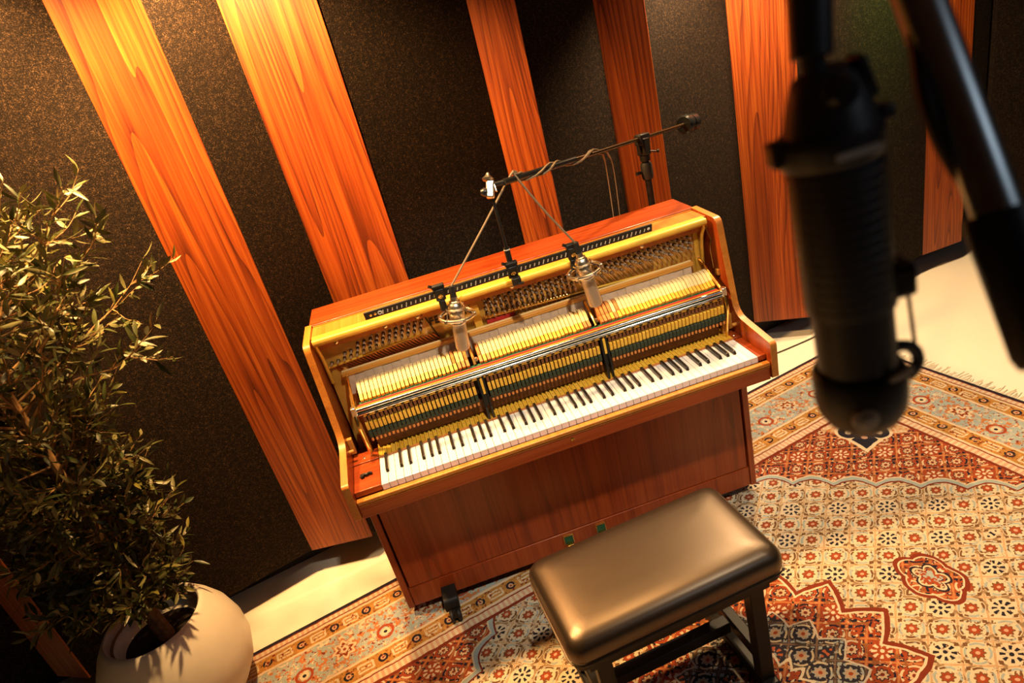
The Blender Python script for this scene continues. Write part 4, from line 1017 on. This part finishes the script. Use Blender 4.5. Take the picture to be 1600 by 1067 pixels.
for i in range(130):
    z = 0.44+1.20*((i+0.5)/130)
    st = tp_at(z); az = i*2.399963+rnd.uniform(-0.4, 0.4)
    R_ = rad_at(z)*rnd.uniform(0.75, 1.08)
    el = rnd.uniform(0.1, 0.75)
    d = Vector((math.cos(az), math.sin(az), el))
    if math.cos(az) > 0.2 and z > 1.1: R_ *= 1.12
    # keep clear of the wall behind
    if d.y > 0.4: R_ *= 0.60
    pts = twig(st, d, R_, 9, 0.0045)
    for k in (2, 3, 4, 5):
        for _ in range(1 if k < 4 else 2):
            a2 = az+rnd.uniform(-1.2, 1.2)
            twig(pts[k], Vector((math.cos(a2), math.sin(a2)*(0.6 if d.y > 0.4 else 1), rnd.uniform(-0.3, 0.9))), rnd.uniform(0.07, 0.15), rnd.randint(7, 10), 0.0022)
# leafy shoots low on the camera side of the pot
for a_, z_, L_ in ((-0.35, 0.46, 0.20), (-0.1, 0.50, 0.22), (0.2, 0.52, 0.18), (-0.9, 0.47, 0.22), (-2.3, 0.50, 0.26), (-2.8, 0.55, 0.28), (-1.7, 0.52, 0.22), (3.0, 0.5, 0.2)):
    pts = twig(tp_at(z_), Vector((math.cos(a_), math.sin(a_), 0.55)), L_, 12, 0.004)
    for k in (2, 3, 4, 5): twig(pts[k], Vector((math.cos(a_+rnd.uniform(-1, 1)), math.sin(a_+rnd.uniform(-1, 1)), rnd.uniform(-0.1, 0.9))), 0.10, 9, 0.002)
stuff(twigs.build('twigs', M['bark'], tree))
def leaf_verts(q, ld, nn_, L, W):
    s = ld.cross(nn_).normalized(); nn_ = s.cross(ld)
    ring = [(0, 0), (0.22, 0.75), (0.5, 1.0), (0.8, 0.6), (1.0, 0)]
    vs = []
    for t, h in ring:
        c = q+ld*(L*t)+nn_*(L*(-0.16*(t-0.3)**2))
        vs += [c-s*(W/2*h)+nn_*(0.14*W*h), c, c+s*(W/2*h)+nn_*(0.14*W*h)]
    fs = []
    for i in range(4):
        o = i*3; p = o+3
        fs += [(o, o+1, p+1, p), (o+1, o+2, p+2, p+1)]
    return vs, fs
def facing(l):
    d = l[0]-CAM; f = d.dot(FWD)
    if f < 0.1: return 99
    u = 800+1028*d.dot(RIGHT)/f; v = 533+1028*d.dot(DOWN)/f
    if u < 0 or v > 1067 or v < 0: return 50+d.length
    return d.length-0.0012*u
leaves.sort(key=facing)
me_shared = []
for k in range(6):
    L, W = 0.036+0.0045*k, 0.0100+0.0007*k
    vs, fs = leaf_verts(Vector((0, 0, 0)), Vector((1, 0, 0)), Vector((0, 0, 1)), L, W)
    m = MB().add(vs, fs); me = bpy.data.meshes.new('leaf'); me.from_pydata(m.v, [], m.f); me.materials.append(M['leaf'])
    me.polygons.foreach_set('use_smooth', [True]*len(me.polygons)); me_shared.append(me)
for q, ld, nn_, L, W in leaves[:295]:
    o = link('leaf', me_shared[min(5, int((L-0.032)/0.004))], tree)
    s = nn_.cross(ld).normalized(); nz = ld.cross(s)
    o.matrix_parent_inverse = Matrix.Translation(-tree.location)
    o.matrix_basis = Matrix(((ld.x, s.x, nz.x, q.x), (ld.y, s.y, nz.y, q.y), (ld.z, s.z, nz.z, q.z), (0, 0, 0, 1)))
rest = MB()
for l in leaves[295:]: rest.add(*leaf_verts(*l))
me = bpy.data.meshes.new('foliage'); me.from_pydata(rest.v, [], rest.f); me.materials.append(M['leaf'])
me.polygons.foreach_set('use_smooth', [True]*len(me.polygons))
stuff(link('foliage', me, tree))

# ------------------------------------------------------------------ cable along the floor behind the piano
fc = curve_pts([(0.50, 0.78, 0.005), (0.95, 0.93, 0.005), (1.20, 1.03, 0.005), (1.40, 1.055, 0.005), (1.60, 1.085, 0.005), (1.95, 1.17, 0.005), (2.10, 1.24, 0.005)], 6)
tag(MB().tube(fc, 0.0035, 6).build('floor_cable', M['blackcable']), 'thin dark cable lying on the cream floor behind the piano', 'cable')
